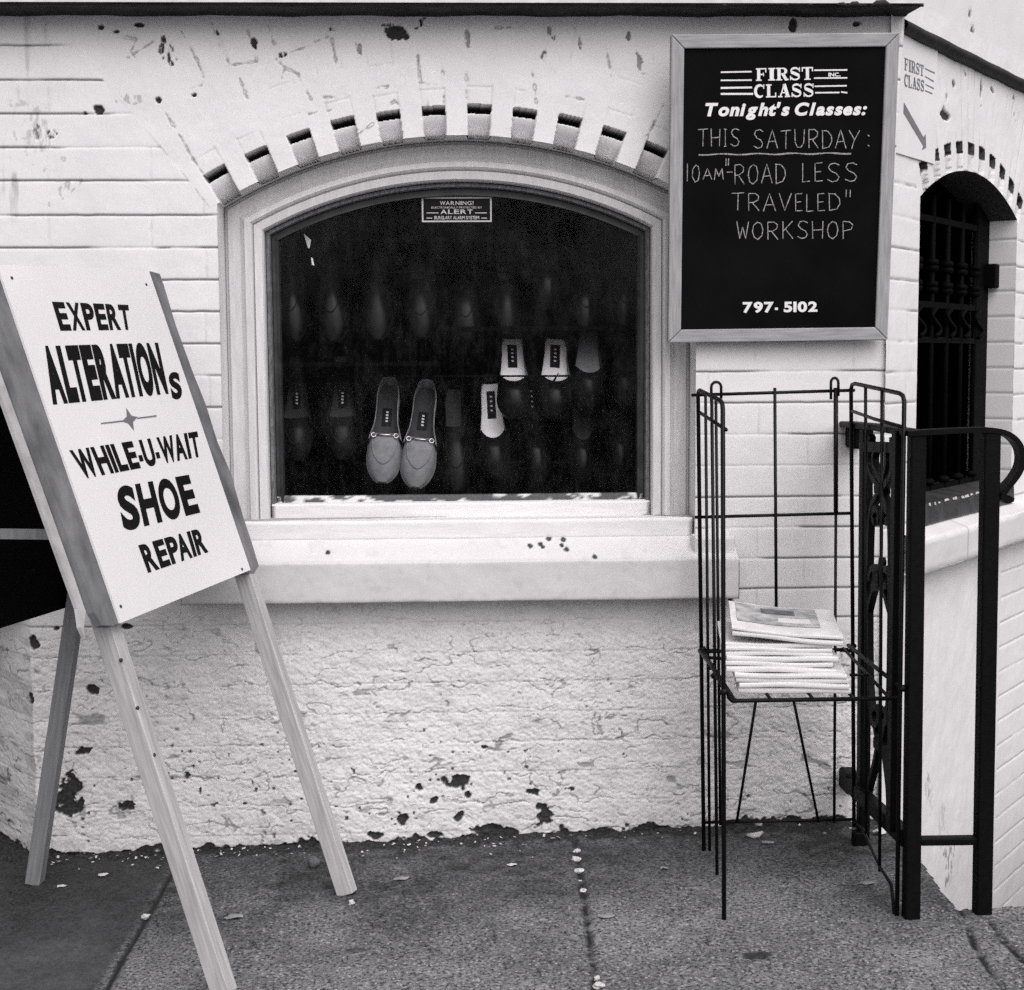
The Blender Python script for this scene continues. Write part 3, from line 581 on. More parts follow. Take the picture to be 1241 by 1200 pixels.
for px, w, hh in [(1020, .012, .006), (1036, .014, .008), (1047, .006, .004), (1068, .022, .011), (953, .005, .003), (982, .005, .003), (878, .004, .003)]:
    lump = MB(); c = aty(px, 6.5, -.080); lump.tube([c+[-w, 0, -.001], c+[-w*.4, 0, hh*.35], c+[w*.3, 0, hh*.4], c+[w, 0, -.001]], [.001, hh*.55, hh*.6, .001], 6); lump.build('tar_drip', 'belt', bld, True)
# ---- angled wall with the barred window
A2C, A2R = np.array([.5056, .7216]), .7161
U_L, U_R = .1663, .8435; Z_B2 = aty(0, 0)[2]*0+.640
S20, S2D = R(-24.9), R(5.83)
us = axis([(-.012, .02, .004), (.02, 1.06, .0035), (1.06, 9.0, .05)]); zs = axis([(-1.25, -.5, .02), (-.5, 1.75, .003)])
U, Z = np.meshgrid(us, zs)
b_h, b_d, kk = brick_layer(U, Z+.004, 700, amp=.0030)
pu, pz_ = U-A2C[0], Z-A2C[1]; rad = np.hypot(pu, pz_); ang = np.arctan2(pu, pz_); rr = rad-A2R
zL2 = A2C[1]+math.sqrt(A2R**2-(U_L-A2C[0])**2); zR2 = A2C[1]+math.sqrt(A2R**2-(U_R-A2C[0])**2)
ring = (ang > R(-29)) & (ang < R(30)) & (rr > 0) & (Z > 1.3)
kang = (ang-S20)/S2D; ki = np.round(kang); fa = kang-ki
inslot = ring & (np.abs(fa) < .24) & (rr < .062) & (ki >= 0) & (ki <= 9); tt = np.clip(rr/.048, 0, 1); hole_z = rr > .040
slot_h = np.where(hole_z, .030, .004+.022*(1-np.sqrt(np.clip(1-(1-tt)**2, 0, 1)))+.006*sst(.86, 1., tt))
jall = np.exp(-(np.abs(np.abs(fa)-.24)*S2D*rad/.0022)**2)*(rr > .06)*(rr < .24)*sst(.42, .62, fbm(U*9, Z*9, 3, 721))
plain = (U < .245) & (Z > 1.43) | (Z < .55) & (U < .78)
stuc = (fbm(U*30, Z*12, 4, 730)-.5)*.003
H = np.where(ring, .002*jall+.0015*(fbm(U*20, Z*20, 3, 722)-.5), np.where(plain, stuc, b_h)); H = np.where(inslot, slot_h, H)
D = np.where(ring, jall*.35, np.where(plain, .0, b_d*np.where(Z < .55, .3, .8))); D = np.where(inslot, np.where(hole_z, .9, .04), D)
C2 = [(1100, 58, .008, .014, 0, .9), (1127, 73, .006, .010, 0, .8), (1146, 139, .014, .009, 0, 1), (1156, 102, .006, .008, 0, .9), (1171, 90, .012, .005, -.2, .8), (1189, 105, .006, .016, 0, .85), (1202, 107, .012, .006, -.4, 1), (1229, 120, .006, .010, 0, .8), (1147, 118, .004, .006, 0, .7), (1230, 143, .014, .004, -.8, .6), (1189, 131, .004, .005, 0, .7), (1130, 975, .01, .03, 0, .12)]
ch = chips(U, Z, [(*w2(px, py), ru*1.5, rz, ro, k) for px, py, ru, rz, ro, k in C2], 740)
H += .005*ch+.0008*(fbm(U*26, Z*26, 4, 750)-.5)*2
ch = np.maximum(ch, ring*(np.abs(fa) < .29)*(rr < .066)*(rr > .038)*(ki >= 0)*(ki <= 9)*1.0)  # hollows of the arch slots darkened, shade put into the colour
mold = chips(U, Z, [(*w2(1150, 1040), .03, .05, .2, .5), (*w2(1125, 960), .012, .03, .1, .35), (*w2(1142, 1000), .02, .04, 0, .2)], 760, 1.6)
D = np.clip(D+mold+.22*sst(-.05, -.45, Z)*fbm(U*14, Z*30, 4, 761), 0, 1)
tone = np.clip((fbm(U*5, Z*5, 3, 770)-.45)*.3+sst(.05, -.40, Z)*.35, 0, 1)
inside = (U > U_L) & (U < U_R) & (Z > Z_B2) & ((rad < A2R) | (Z < 1.3)); bd = nb(inside)
pick = np.argmin(np.stack([U-U_L, U_R-U, Z-Z_B2, np.where(Z > 1.3, A2R-rad, 9)]), 0); Uo, Zo = U.copy(), Z.copy()
Uo = np.where(bd & (pick == 0), U_L, np.where(bd & (pick == 1), U_R, Uo)); Zo = np.where(bd & (pick == 2), Z_B2, Zo); s_ = A2R/np.maximum(rad, 1e-6)
Uo = np.where(bd & (pick == 3), A2C[0]+pu*s_, Uo); Zo = np.where(bd & (pick == 3), A2C[1]+pz_*s_, Zo); core = inside & ~bd
keep = ~(core[:-1, :-1] | core[1:, :-1] | core[:-1, 1:] | core[1:, 1:] | (bd[:-1, :-1] & bd[1:, :-1] & bd[:-1, 1:] & bd[1:, 1:]))
lean2 = U*0
XY = C0[None, None]+DIR[None, None]*Uo[..., None]-N2[None, None]*H[..., None]
grid_mesh('side_wall', np.concatenate([XY+np.stack([lean2, lean2*0], -1), Zo[..., None]], -1), keep, np.stack([D, ch, tone], -1), 'wall', bld)
rv = []; rm = []; RD = .115
path = [(U_L, z) for z in np.linspace(Z_B2, zL2, 30)]+[(A2C[0]+A2R*math.sin(a), A2C[1]+A2R*math.cos(a)) for a in np.linspace(math.atan2(U_L-A2C[0], zL2-A2C[1]), math.atan2(U_R-A2C[0], zR2-A2C[1]), 80)]+[(U_R, z) for z in np.linspace(zR2, Z_B2, 260)]
nd = 30; V = np.zeros((len(path), nd, 3)); mk3 = np.zeros((len(path), nd, 3))
for i, (u, z) in enumerate(path):
    for j in range(nd):
        dd = RD*j/(nd-1); V[i, j] = P2(u, z, -dd)
        if i >= 110:
            cd = min(abs(z-c) for c in COURSE); V[i, j, :2] += -DIR*-.002*math.exp(-(cd/.0028)**2); mk3[i, j, 0] = math.exp(-(cd/.002)**2)*.5
        elif i >= 30: mk3[i, j, 0] = 1; mk3[i, j, 1] = 1  # arch underside blackened, its shade painted into the marks
grid_mesh('window_reveal', V, np.ones((len(path)-1, nd-1), bool), mk3, 'wall', bld)
z2 = w2(1098.7, 27)[1]; z1 = w2(1098.7, 43)[1]; mid_ = (z1+z2)/2; fr = []; prof = [(-.004, z1-.006), (.004, z1-.004)]+[(.006+.019*math.sin(R(a)), mid_-.004-.013*math.cos(R(a))) for a in range(0, 181, 20)]+[(.008, z2-.001), (-.01, z2)]
ub = np.linspace(.016, 9, 270); n = len(prof)
for u in ub:
    for d, z in prof: fr.append(P2(u, z+.0008*math.sin(u*31), d))
mk('belt_course', fr, [(i*n+k, (i+1)*n+k, (i+1)*n+k+1, i*n+k+1) for i in range(len(ub)-1) for k in range(n-1)], 'belt', bld, True)
# upper storey behind the belt course
xs = axis([(-4, .93, .05)]); zs = axis([(z_b+.033, 5, .05)]); X, Z = np.meshgrid(xs, zs)
grid_mesh('upper_wall', np.stack([np.minimum(X, .911), X*0+.045+.002*fbm(X*9, Z*9, 3, 1), Z], -1), np.ones((len(zs)-1, len(xs)-1), bool), np.zeros(X.shape+(3,)), 'wall', bld)
us = axis([(.0, 1.5, .008), (1.5, 9, .1)]); zs = axis([(z2-.004, z2+.45, .008), (z2+.45, 5, .1)]); U, Z = np.meshgrid(us, zs)
chu = chips(U, Z, [(*w2(1180, 17), .008, .008, 0, .9), (*w2(1183, 37), .016, .009, .5, 1), (*w2(1151, 35), .006, .009, 0, .25), (*w2(1192, 55), .012, .004, 0, .2)], 820)
XY = C0[None, None]+DIR[None, None]*U[..., None]+N2[None, None]*(-.006-.003*fbm(U*8, Z*8, 3, 821)-.004*chu)[..., None]
grid_mesh('upper_wall', np.concatenate([XY, Z[..., None]], -1), np.ones((len(zs)-1, len(us)-1), bool), np.stack([.06*fbm(U*9, Z*4, 3, 822), chu, .3*fbm(U*4, Z*4, 3, 823)], -1), 'wall', bld)

# ---- shop window: casing, sash, pane, sills, display recess
win = thing('window', '', '', (0, 0, ZB)); del win['label'], win['category']; adopt(win, bld)
def offset_path(d, zbot, na=48):
    r = AR-d; xl, xr = XL+d, XR-d; a0, a1 = math.asin((xl-AC[0])/r), math.asin((xr-AC[0])/r)
    p = [(xl, zbot+(AC[1]+r*math.cos(a0)-zbot)*i/10) for i in range(10)]
    p += [(AC[0]+r*math.sin(a0+(a1-a0)*i/na), AC[1]+r*math.cos(a0+(a1-a0)*i/na)) for i in range(na+1)]
    p += [(xr, AC[1]+r*math.cos(a1)+(zbot-AC[1]-r*math.cos(a1))*i/10) for i in range(1, 11)]; return p
def sweep(name, prof, zbot, mat, parent, na=48):
    v = []; cols = [offset_path(d, zbot, na) for d, y in prof]; m_ = len(cols[0])
    for i in range(m_):
        for (d, y), c in zip(prof, cols): v.append((c[i][0], y, c[i][1]))
    n = len(prof); f = [(i*n+k, i*n+k+1, (i+1)*n+k+1, (i+1)*n+k) for i in range(m_-1) for k in range(n-1)]
    o = mk(name, v, f, mat, parent); return o
z_sub = aty(600, 627, .055)[2]
sweep('casing', [(.001, .105), (.001, .084), (.006, .080), (.009, .074), (.034, .071), (.040, .066), (.043, .063), (.045, .056), (.056, .054), (.060, .058), (.0625, .066), (.0645, .059), (.080, .061), (.083, .066), (.084, .090)], z_sub-.004, 'wood_paint', win)
sweep('sash', [(.084, .090), (.086, .082), (.093, .080), (.095, .092)], z_sub+.01, 'grey_sash', win)
sweep('sash_stop', [(.0955, .0925), (.0965, .096), (.104, .096), (.1045, .092), (.110, .090), (.112, .104)], z_sub+.01, 'dark_sash', win)
gp = offset_path(.1105, aty(600, 606, .10)[2]-.02)
v = [(x, .101, z) for x, z in gp]; pane = mk('pane', v, [tuple(range(len(v)))], 'glass', win)
# bottom of the sash and the wooden sub-sill
def hbox(name, x0, x1, pts, mat, parent, seg=90, amp=.0012, marks=None, seed=1):
    """a moulding run along x: pts = (y, z) profile, slightly uneven"""
    xs_ = np.linspace(x0, x1, seg); P = []
    for a, b_ in zip(pts[:-1], pts[1:]):
        nn = max(1, int(math.hypot(a[0]-b_[0], a[1]-b_[1])/.004)); P += [(a[0]+(b_[0]-a[0])*i/nn, a[1]+(b_[1]-a[1])*i/nn) for i in range(nn)]
    P.append(pts[-1]); P = np.array(P); n = len(P); XX = np.repeat(xs_[None], n, 0); S = np.repeat(np.arange(n)[:, None]*.004, seg, 1)
    w_ = (fbm(XX*22, S*22, 4, seed)-.5)*2*amp; V = np.stack([XX, P[:, 0:1]+w_, P[:, 1:2]+(fbm(XX*9, S*3, 3, seed+4)-.5)*2*amp], -1)
    mm = np.zeros(V.shape) if marks is None else marks(XX, V[..., 1], V[..., 2])
    o = grid_mesh(name, V[:, ::-1], np.ones((n-1, seg-1), bool), mm[:, ::-1], mat, parent)
    caps = [0, seg-1]; me = o.data; bm = bmesh.new(); bm.from_mesh(me); bmesh.ops.holes_fill(bm, edges=[e for e in bm.edges if e.is_boundary], sides=0); bm.to_mesh(me); bm.free(); return o
zb1, zb2 = aty(600, 607, .085)[2], aty(600, 624, .075)[2]
sb = hbox('sash_rail', aty(330, 615, .08)[0], aty(787, 615, .08)[0], [(.11, zb1+.0), (.085, zb1), (.076, zb1-.003), (.075, zb2-.01)], 'wood_paint_h', win, amp=.0008, seed=3)
def peel(XX, YY, ZZ):
    d = 1-sst(.50, .56, fbm(XX*38, ZZ*90, 4, 41)+.16*sst(-.12, -.25, XX)-.15+.06*sst(.2, .35, XX)); return np.stack([d*0, d*.93, d*0], -1)
pz = aty(600, 602, .096)[2]
hbox('putty', aty(336, 600, .096)[0], aty(779, 600, .096)[0], [(.105, pz+.006), (.094, pz+.004), (.090, pz-.012)], 'stone', win, amp=.0010, marks=peel, seed=5)
zs1, zs2, zs3 = aty(600, 626, .07)[2], aty(600, 630, .012)[2], aty(600, 650, .012)[2]
hbox('wooden_sill', XL+.016, XR-.004, [(.11, zs1+.002), (.07, zs1), (.014, zs2+.001), (.011, zs2-.003), (.012, zs3-.004), (.03, zs3-.010)], 'wood_paint_h', win, amp=.0011, seed=7)
zt_b, zt_f, zf_b = aty(600, 651.5, .012)[2], aty(600, 680, -.07)[2], aty(600, 729, -.07)[2]
SPT = [(642, 662, .0055), (655, 660, .005), (658, 664, .0045), (665, 653, .007), (683, 656, .006), (681, 662, .0055), (687, 667, .006), (721, 676, .006), (397, 668, .006), (683, 628, .004)]
def spots(XX, YY, ZZ):
    g = np.zeros(XX.shape); n1 = fbm(XX*90, YY*90, 3, 31)-.5
    for px, py, r in SPT:
        y = .012+(-.082)*(py-651.5)/28.5; p = aty(px, py, y); g = np.maximum(g, sst(1.1, .8, np.hypot((XX-p[0])/r, (YY-p[1])/(r*1.6))+n1))
    bot = sst(.010, 0, ZZ-zf_b+.008*(fbm(XX*40, ZZ*40, 3, 33)-.5)); d = .10*sst(.62, .8, fbm(XX*45, ZZ*60, 4, 32))+.5*bot*fbm(XX*60, ZZ*60, 3, 34)
    return np.stack([np.clip(d, 0, 1), g, .42*sst(-.060, -.068, YY)+.22*fbm(XX*6, ZZ*12, 3, 35)], -1)
xl_s, xr_s = aty(219, 720, -.07)[0], aty(896, 700, -.07)[0]
hbox('stone_sill', xl_s, xr_s, [(.03, zt_b), (.010, zt_b-.001), (-.068, zt_f+.0005), (-.0705, zt_f-.001), (-.071, zt_f-.004), (-.0705, zf_b+.003), (-.0695, zf_b), (-.05, zf_b-.001), (.01, zf_b-.001)], 'stone', win, seg=500, amp=.0013, marks=spots, seed=9)
lug = MB().box(aty(841, 660, -.05)[0], xr_s-.006, -.052, .004, zt_f-.01, aty(870, 650, -.05)[2]); lug.build('sill_stop', 'stone', win, bevel=.006)
# dark display recess behind the pane
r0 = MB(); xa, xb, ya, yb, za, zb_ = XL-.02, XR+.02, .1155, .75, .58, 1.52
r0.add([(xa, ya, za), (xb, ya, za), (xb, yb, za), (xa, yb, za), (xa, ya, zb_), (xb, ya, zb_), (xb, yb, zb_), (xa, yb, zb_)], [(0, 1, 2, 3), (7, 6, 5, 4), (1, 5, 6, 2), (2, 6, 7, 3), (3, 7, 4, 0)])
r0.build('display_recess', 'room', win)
# warning sticker on the pane
tl, br = aty(511, 239, .0995), aty(596, 269, .0995); stp = Plane((tl[0], .1000, tl[2]), np.array([1., 0, 0]), np.array([0, 0, -1.])); w_, h_ = br[0]-tl[0], tl[2]-br[2]
st = MB().add([stp.pt(0, 0), stp.pt(w_, 0), stp.pt(w_, h_), stp.pt(0, h_)], [(0, 1, 2, 3)]).build('warning_sticker', 'sticker', win)
s2 = MB(); e = .0032
for a in ((0, 0, w_, e), (0, h_-e, w_, h_), (0, e, e, h_-e), (w_-e, e, w_, h_-e)): s2.add([stp.pt(a[0], a[1], .0004), stp.pt(a[2], a[1], .0004), stp.pt(a[2], a[3], .0004), stp.pt(a[0], a[3], .0004)], [(0, 1, 2, 3)])
def stq(x0, y0, x1, y1): return [(511+85*x0, 239+30*y0), (511+85*x1, 239+30*y0), (511+85*x1, 239+30*y1), (511+85*x0, 239+30*y1)]
lettering(s2, stp, 'WARNING!', stq(.26, .16, .74, .32), .0004, .01, 0, .12); lettering(s2, stp, 'ELECTRONICALLY PROTECTED BY', stq(.14, .38, .86, .46), .0004, .0)
lettering(s2, stp, 'ALERT', stq(.27, .50, .73, .68), .0004, .02, 0, .1); lettering(s2, stp, 'BURGLARY ALARM SYSTEM', stq(.18, .76, .82, .90), .0004, .02)
for x0, x1, yy in ((.07, .24, .62), (.76, .93, .62), (.07, .15, .83), (.85, .93, .83)): q = stq(x0, yy, x1, yy+.035); s2.add([stp.pt(*stp.uv(*p), .0004) for p in q], [(0, 1, 2, 3)])
s2.build('sticker_print', 'sticker_white', win)

# ---- barred window in the angled wall
bw_ = thing('barred_window', '', '', P2(.5, .64)); del bw_['label'], bw_['category']; adopt(bw_, bld)
bx = MB(); U0, U1 = U_L-.06, U_R+.06; D0, D1 = -.1152, -.6
c8 = [P2(U0, .5, D0), P2(U1, .5, D0), P2(U1, .5, D1), P2(U0, .5, D1), P2(U0, 1.6, D0), P2(U1, 1.6, D0), P2(U1, 1.6, D1), P2(U0, 1.6, D1)]
bx.add(c8, [(0, 1, 2, 3), (7, 6, 5, 4), (1, 5, 6, 2), (2, 6, 7, 3), (3, 7, 4, 0)]); bx.build('dark_interior', 'room', bw_)
gr = -.075
fm = MB()
for u, w_ in ((U_L+.012, .022), (U_R-.045, .09)): fm.bar([P2(u, .66, gr), P2(u, 1.40, gr)], [*DIR, 0], w_, .012)
for z in (w2(1150, 367)[1], w2(1150, 411)[1], .70, 1.33): fm.bar([P2(U_L+.02, z, gr), P2(U_R-.02, z, gr)], [0, 0, 1], .014, .010)
fm.build('grille_frame', 'iron_dull', bw_)
zt1, zt2 = w2(1150, 367)[1], w2(1150, 411)[1]
for i in range(6):
    u = U_L+.085+i*(U_R-U_L-.17)/5; b_ = MB()
    b_.tube([P2(u, .69, gr), P2(u, 1.385, gr)], .0065, 8)
    for z in (zt1+.035, zt1+.048, zt1+.085, zt1+.10, .715): b_.tube([P2(u, z-.009, gr), P2(u, z-.004, gr), P2(u, z+.004, gr), P2(u, z+.009, gr)], [.006, .015, .015, .006], 10)
    b_.build('grille_bar', 'iron_dull', bw_, True)
    s_ = MB(); s_.tube([P2(u+.03*math.sin(a*2*math.pi)*(1-a*.2), zt2+.008+(zt1-zt2-.016)*a, gr+.012) for a in np.linspace(0, 1, 14)], .005, 6); s_.build('grille_scroll', 'iron_dull', bw_, True)
sk_ = MB(); c_ = [P2(U_L+.004, .640, .012), P2(U_R-.004, .640, .012), P2(U_R-.004, .640, -.12), P2(U_L+.004, .640, -.12), P2(U_L+.004, .685, .010), P2(U_R-.004, .685, .010), P2(U_R-.004, .70, -.12), P2(U_L+.004, .70, -.12)]
sk_.hexa(c_).build('dark_sill', 'dark_sash', bw_, bevel=.003)
for i in range(12):
    fl = MB(); u = U_L+.06+i*.034+random.uniform(-.014, .014); w_ = random.uniform(.008, .045); zz = .680+random.uniform(0, .004)
    fl.add([P2(u, zz, .0125), P2(u+w_, zz+random.uniform(-.002, .003), .0125), P2(u+w_*.8, zz+random.uniform(.004, .008), .0115), P2(u+w_*.1, zz+.005, .0115)], [(0, 1, 2, 3)]); fl.build('paint_flake', 'sticker_white', bw_)
hg = MB(); c = P2(U_R-.004, w2(1203, 330)[1], -.07); hg.hexa([P2(U_R-.035, c[2]-.03, -.09), P2(U_R-.003, c[2]-.03, -.09), P2(U_R-.003, c[2]-.03, -.04), P2(U_R-.035, c[2]-.03, -.04), P2(U_R-.035, c[2]+.03, -.09), P2(U_R-.003, c[2]+.03, -.09), P2(U_R-.003, c[2]+.03, -.04), P2(U_R-.035, c[2]+.03, -.04)]); hg.build('grille_hinge', 'iron_dull', bw_, bevel=.003)
# stone sill of the angled window
us_ = np.linspace(.06, 1.9, 260); z_lb = w2(1121, 696, .05)[1]; z_lt = w2(1140, 649, .05)[1]; z_tb = .640
pr = [(-.02, z_tb+.002), (.0, z_tb), (.046, z_lt+.003), (.052, z_lt-.002), (.051, z_lb+.006), (.048, z_lb), (-.02, z_lb-.001)]; Q = []
for a, b_ in zip(pr[:-1], pr[1:]): Q += [(a[0]+(b_[0]-a[0])*i/6, a[1]+(b_[1]-a[1])*i/6) for i in range(6)]
Q.append(pr[-1]); V = np.array([[P2(u, z, d) for u in us_] for d, z in Q]); nn = (fbm(np.arange(len(Q))[:, None]*.3+us_[None]*0, us_[None]*12+np.arange(len(Q))[:, None]*0, 3, 90)-.5)*.004; V[..., 2] += nn; V[..., :2] += N2*nn[..., None]
mm = np.zeros(V.shape); mm[..., 0] = np.exp(-((us_[None]-w2(1146, 690)[0])/.003)**2)*.45; mm[..., 2] = .12
grid_mesh('stone_sill', V[::-1], np.ones((len(Q)-1, len(us_)-1), bool), mm, 'stone', bw_)

# ================================================================== ARROW SIGN on the angled wall
ar = thing('arrow_sign', 'flat white panel on the angled wall lettered FIRST CLASS above a grey slanting arrow', 'sign', P2(.15, 1.43))
p0, p1 = w2(1131, 199)[0], 1.43
ap = MB().hexa([P2(.018, 1.428, .001), P2(p0, 1.428, .001), P2(p0, 1.428, .004), P2(.018, 1.428, .004), P2(.03, 1.672, .001), P2(p0+.004, 1.672, .001), P2(p0+.004, 1.672, .004), P2(.03, 1.672, .004)])
M['sign_white'] = simple('painted_sign_panel', .70, .7, .25, .06, 12, .15, .0005)
ap.build('sign_panel', 'sign_white', ar, bevel=.0005)
pl = Plane(P2(0, 1.7, .0045), np.array([*DIR, 0]), np.array([0, 0, -1.]))
mbt = MB(); 
def zq(*p): return [(1080+a/7.5, b/7.5) for a, b in p]
lettering(mbt, pl, '', zq((122, 520), (298, 592), (296, 700), (122, 640)), 0, glyph=slab_word('FIRST')); lettering(mbt, pl, '', zq((120, 664), (300, 728), (298, 838), (120, 788)), .0002, glyph=slab_word('CLASS'))
for a, b_ in (((308, 618), (398, 660)), ((308, 690), (390, 736)), ((312, 762), (390, 800)), ((308, 818), (376, 846))):
    q = zq((a[0], a[1]), (b_[0], b_[1]), (b_[0]-2, b_[1]+12), (a[0], a[1]+10)); mbt.add([pl.pt(*pl.uv(*p)) for p in q], [(0, 1, 2, 3)])
mbt.build('logo_lettering', 'letter_grey', ar)
q = [(1095.5, 124), (1119, 166), (1122, 163), (1122.5, 179), (1117.5, 182), (1119, 177), (1095, 137)]; aw = MB(); aw.add([pl.pt(*pl.uv(*p)) for p in q], [(0, 1, 5, 6), (1, 2, 3, 4, 5)]); aw.build('arrow', 'letter_grey', ar)

# ================================================================== CHALKBOARD
Pb = quad_plane([(813.5, 42), (1090.5, 39.5), (1079, 412), (813, 415.5)], 3, -.034)
e1b, e2b = ((Pb[1]-Pb[0])+(Pb[2]-Pb[3]))/2, ((Pb[3]-Pb[0])+(Pb[2]-Pb[1]))/2; BW, BH = np.linalg.norm(e1b), np.linalg.norm(e2b)
pl = Plane(np.mean(Pb, 0)-e1b/2-e2b/2, e1b, e2b - e1b*(e1b@e2b)/(e1b@e1b))
cb = thing('chalkboard', 'black chalkboard in a grey wooden frame hung right of the arched window, chalked This Saturday', 'chalkboard', pl.pt(BW/2, BH, 0))
FWb, FT = .026, .022
def frame_piece(c):                          # four uv corners (mitred), swept back by the frame's thickness
    mb = MB(); mb.hexa([pl.pt(*c[3], -FT), pl.pt(*c[2], -FT), pl.pt(*c[1], -FT), pl.pt(*c[0], -FT), pl.pt(*c[3], 0), pl.pt(*c[2], 0), pl.pt(*c[1], 0), pl.pt(*c[0], 0)]); return mb
g_ = .0006
def fp(name, c, along):
    O = pl.pt((c[0][0]+c[2][0])/2, (c[0][1]+c[2][1])/2); z = pl.e1 if along == 'u' else pl.e2; y = pl.n; x = np.cross(y, z)
    mw = Matrix(((x[0], y[0], z[0], O[0]), (x[1], y[1], z[1], O[1]), (x[2], y[2], z[2], O[2]), (0, 0, 0, 1))); inv = mw.inverted()
    m_ = frame_piece(c); o = mk(name, [inv @ Vector(v) for v in m_.v], m_.f, 'frame_wood', None, False, mw); bevel_mesh(o, .0018); adopt(o, cb); return o
fp('frame_rail', [(g_, 0), (BW-g_, 0), (BW-FWb-g_, FWb), (FWb+g_, FWb)], 'u'); fp('frame_rail', [(FWb+g_, BH-FWb), (BW-FWb-g_, BH-FWb), (BW-g_, BH), (g_, BH)], 'u')
fp('frame_stile', [(0, g_), (FWb, FWb+g_), (FWb, BH-FWb-g_), (0, BH-g_)], 'v'); fp('frame_stile', [(BW-FWb, FWb+g_), (BW, g_), (BW, BH-g_), (BW-FWb, BH-FWb-g_)], 'v')
hh = -.006; a, b_, c, d = (FWb-.004, FWb-.004), (BW-FWb+.004, FWb-.004), (BW-FWb+.004, BH-FWb+.004), (FWb-.004, BH-FWb+.004)
MB().hexa([pl.pt(*d, -.018), pl.pt(*c, -.018), pl.pt(*b_, -.018), pl.pt(*a, -.018), pl.pt(*d, hh), pl.pt(*c, hh), pl.pt(*b_, hh), pl.pt(*a, hh)]).build('slate', 'slate', cb)
bp = Plane(pl.pt(0, 0, hh), pl.e1, pl.e2)
Z6 = 2.928
def z6(x, y): return (800+x/Z6, 20+y/Z6)
def q6(x0, y0, x1, y1, x2=None, y2=None, x3=None, y3=None): return [z6(x0, y0), z6(x1, y0), z6(x1, y1), z6(x0, y1)]
lg = MB(); lettering(lg, bp, '', [z6(340, 183), z6(542, 178), z6(543, 226), z6(340, 230)], .0006, glyph=slab_word('FIRST')); lettering(lg, bp, '', [z6(333, 240), z6(544, 236), z6(544, 286), z6(333, 290)], .0008, glyph=slab_word('CLASS'))
for x0, y0, x1, y1 in ((215, 198, 325, 196), (215, 227, 325, 226), (215, 254, 326, 252), (215, 275, 330, 275), (546, 191, 664, 190), (546, 219, 664, 218), (548, 248, 662, 246), (550, 271, 636, 270), (642, 268, 664, 271)):
    w = 2.6 if y0 not in (254, 275) else 3.4; lg.add([bp.pt(*bp.uv(*z6(x0, y0-w)), .0005), bp.pt(*bp.uv(*z6(x1, y1-w)), .0005), bp.pt(*bp.uv(*z6(x1, y1+w)), .0005), bp.pt(*bp.uv(*z6(x0, y0+w)), .0005)], [(0, 1, 2, 3)])
lettering(lg, bp, 'INC.', [z6(597, 200), z6(640, 199), z6(640, 213), z6(597, 214)], .0006, .03); lg.build('logo_lettering', 'white_letter', cb)
tn = MB(); lettering(tn, bp, "Tonight's Classes:", [z6(160, 305), z6(735, 303), z6(732, 364), z6(160, 369)], .0006, .044, .22, .05, None, False); tn.build('printed_heading', 'white_letter', cb)
ph = MB(); lettering(ph, bp, '797- 5102', [z6(293, 1013), z6(558, 1011), z6(558, 1049), z6(293, 1053)], .0006, .040, 0, .06); ph.build('telephone_number', 'white_letter', cb)
ck = MB(); H_ = .0007
def hw(w, x0, y0, x1, y1, sl=0, t_=3.0): hand(ck, bp, w, [z6(x0, y0), z6(x1, y0+sl), z6(x1, y1+sl), z6(x0, y1)], t_/Z6, H_)
hw('THIS', 135, 400, 283, 462); hw('SATURDAY', 330, 402, 708, 468); hw(':', 728, 405, 756, 470); ribbon(ck, bp, [bp.uv(*z6(x, 490-.008*(x-137)+2*math.sin(x*.05))) for x in range(137, 692, 18)], 1.6/620, H_)
hw('10', 90, 525, 142, 586); hw('AM', 152, 540, 224, 580); hw('"', 230, 504, 246, 530); hw('-', 236, 550, 257, 556); hw('ROAD', 262, 524, 446, 594, -4); hw('LESS', 503, 520, 702, 586)
hw('TRAVELED', 254, 628, 640, 690); hw('"', 654, 614, 680, 640); hw('WORKSHOP', 272, 728, 686, 790)
ck.build('chalk_writing', 'chalk', cb)

# ================================================================== SANDWICH BOARD
Pa = quad_plane([(3, 321), (185, 329), (300, 692), (141, 757)], 1, -.17)
e1a, e2a = ((Pa[1]-Pa[0])+(Pa[2]-Pa[3]))/2, ((Pa[3]-Pa[0])+(Pa[2]-Pa[1]))/2; AW, AH = np.linalg.norm(e1a), np.linalg.norm(e2a)
e1a = e1a/AW; e2a = e2a-e1a*(e1a@e2a); e2a /= np.linalg.norm(e2a)
sp_ = Plane(np.mean(Pa, 0)-e1a*AW/2-e2a*AH/2, e1a, e2a); nA = sp_.n
sb_ = thing('sandwich_board', 'folding wooden sandwich board with white panel advertising alterations and shoe repair', 'sign', gnd(230, 1100))
def slabpoly(uvs, h0, h1, name, mat, parent=sb_, bev=0):
    n = len(uvs); v = [sp_.pt(u, w, h0) for u, w in uvs]+[sp_.pt(u, w, h1) for u, w in uvs]
    f = [tuple(range(n)), tuple(range(2*n-1, n-1, -1))]+[(i, i+n, (i+1) % n+n, (i+1) % n) for i in range(n)]
    o = mk(name, v, f, mat, parent); bm = bmesh.new(); bm.from_mesh(o.data); bmesh.ops.recalc_face_normals(bm, faces=bm.faces); bm.to_mesh(o.data); bm.free(); return o
slabpoly([(0, 0), (AW*.5, -.001), (AW, 0), (AW+.001, AH*.5), (AW, AH), (0, AH), (-.001, AH*.4)], 0, -.004, 'front_panel', 'panel')
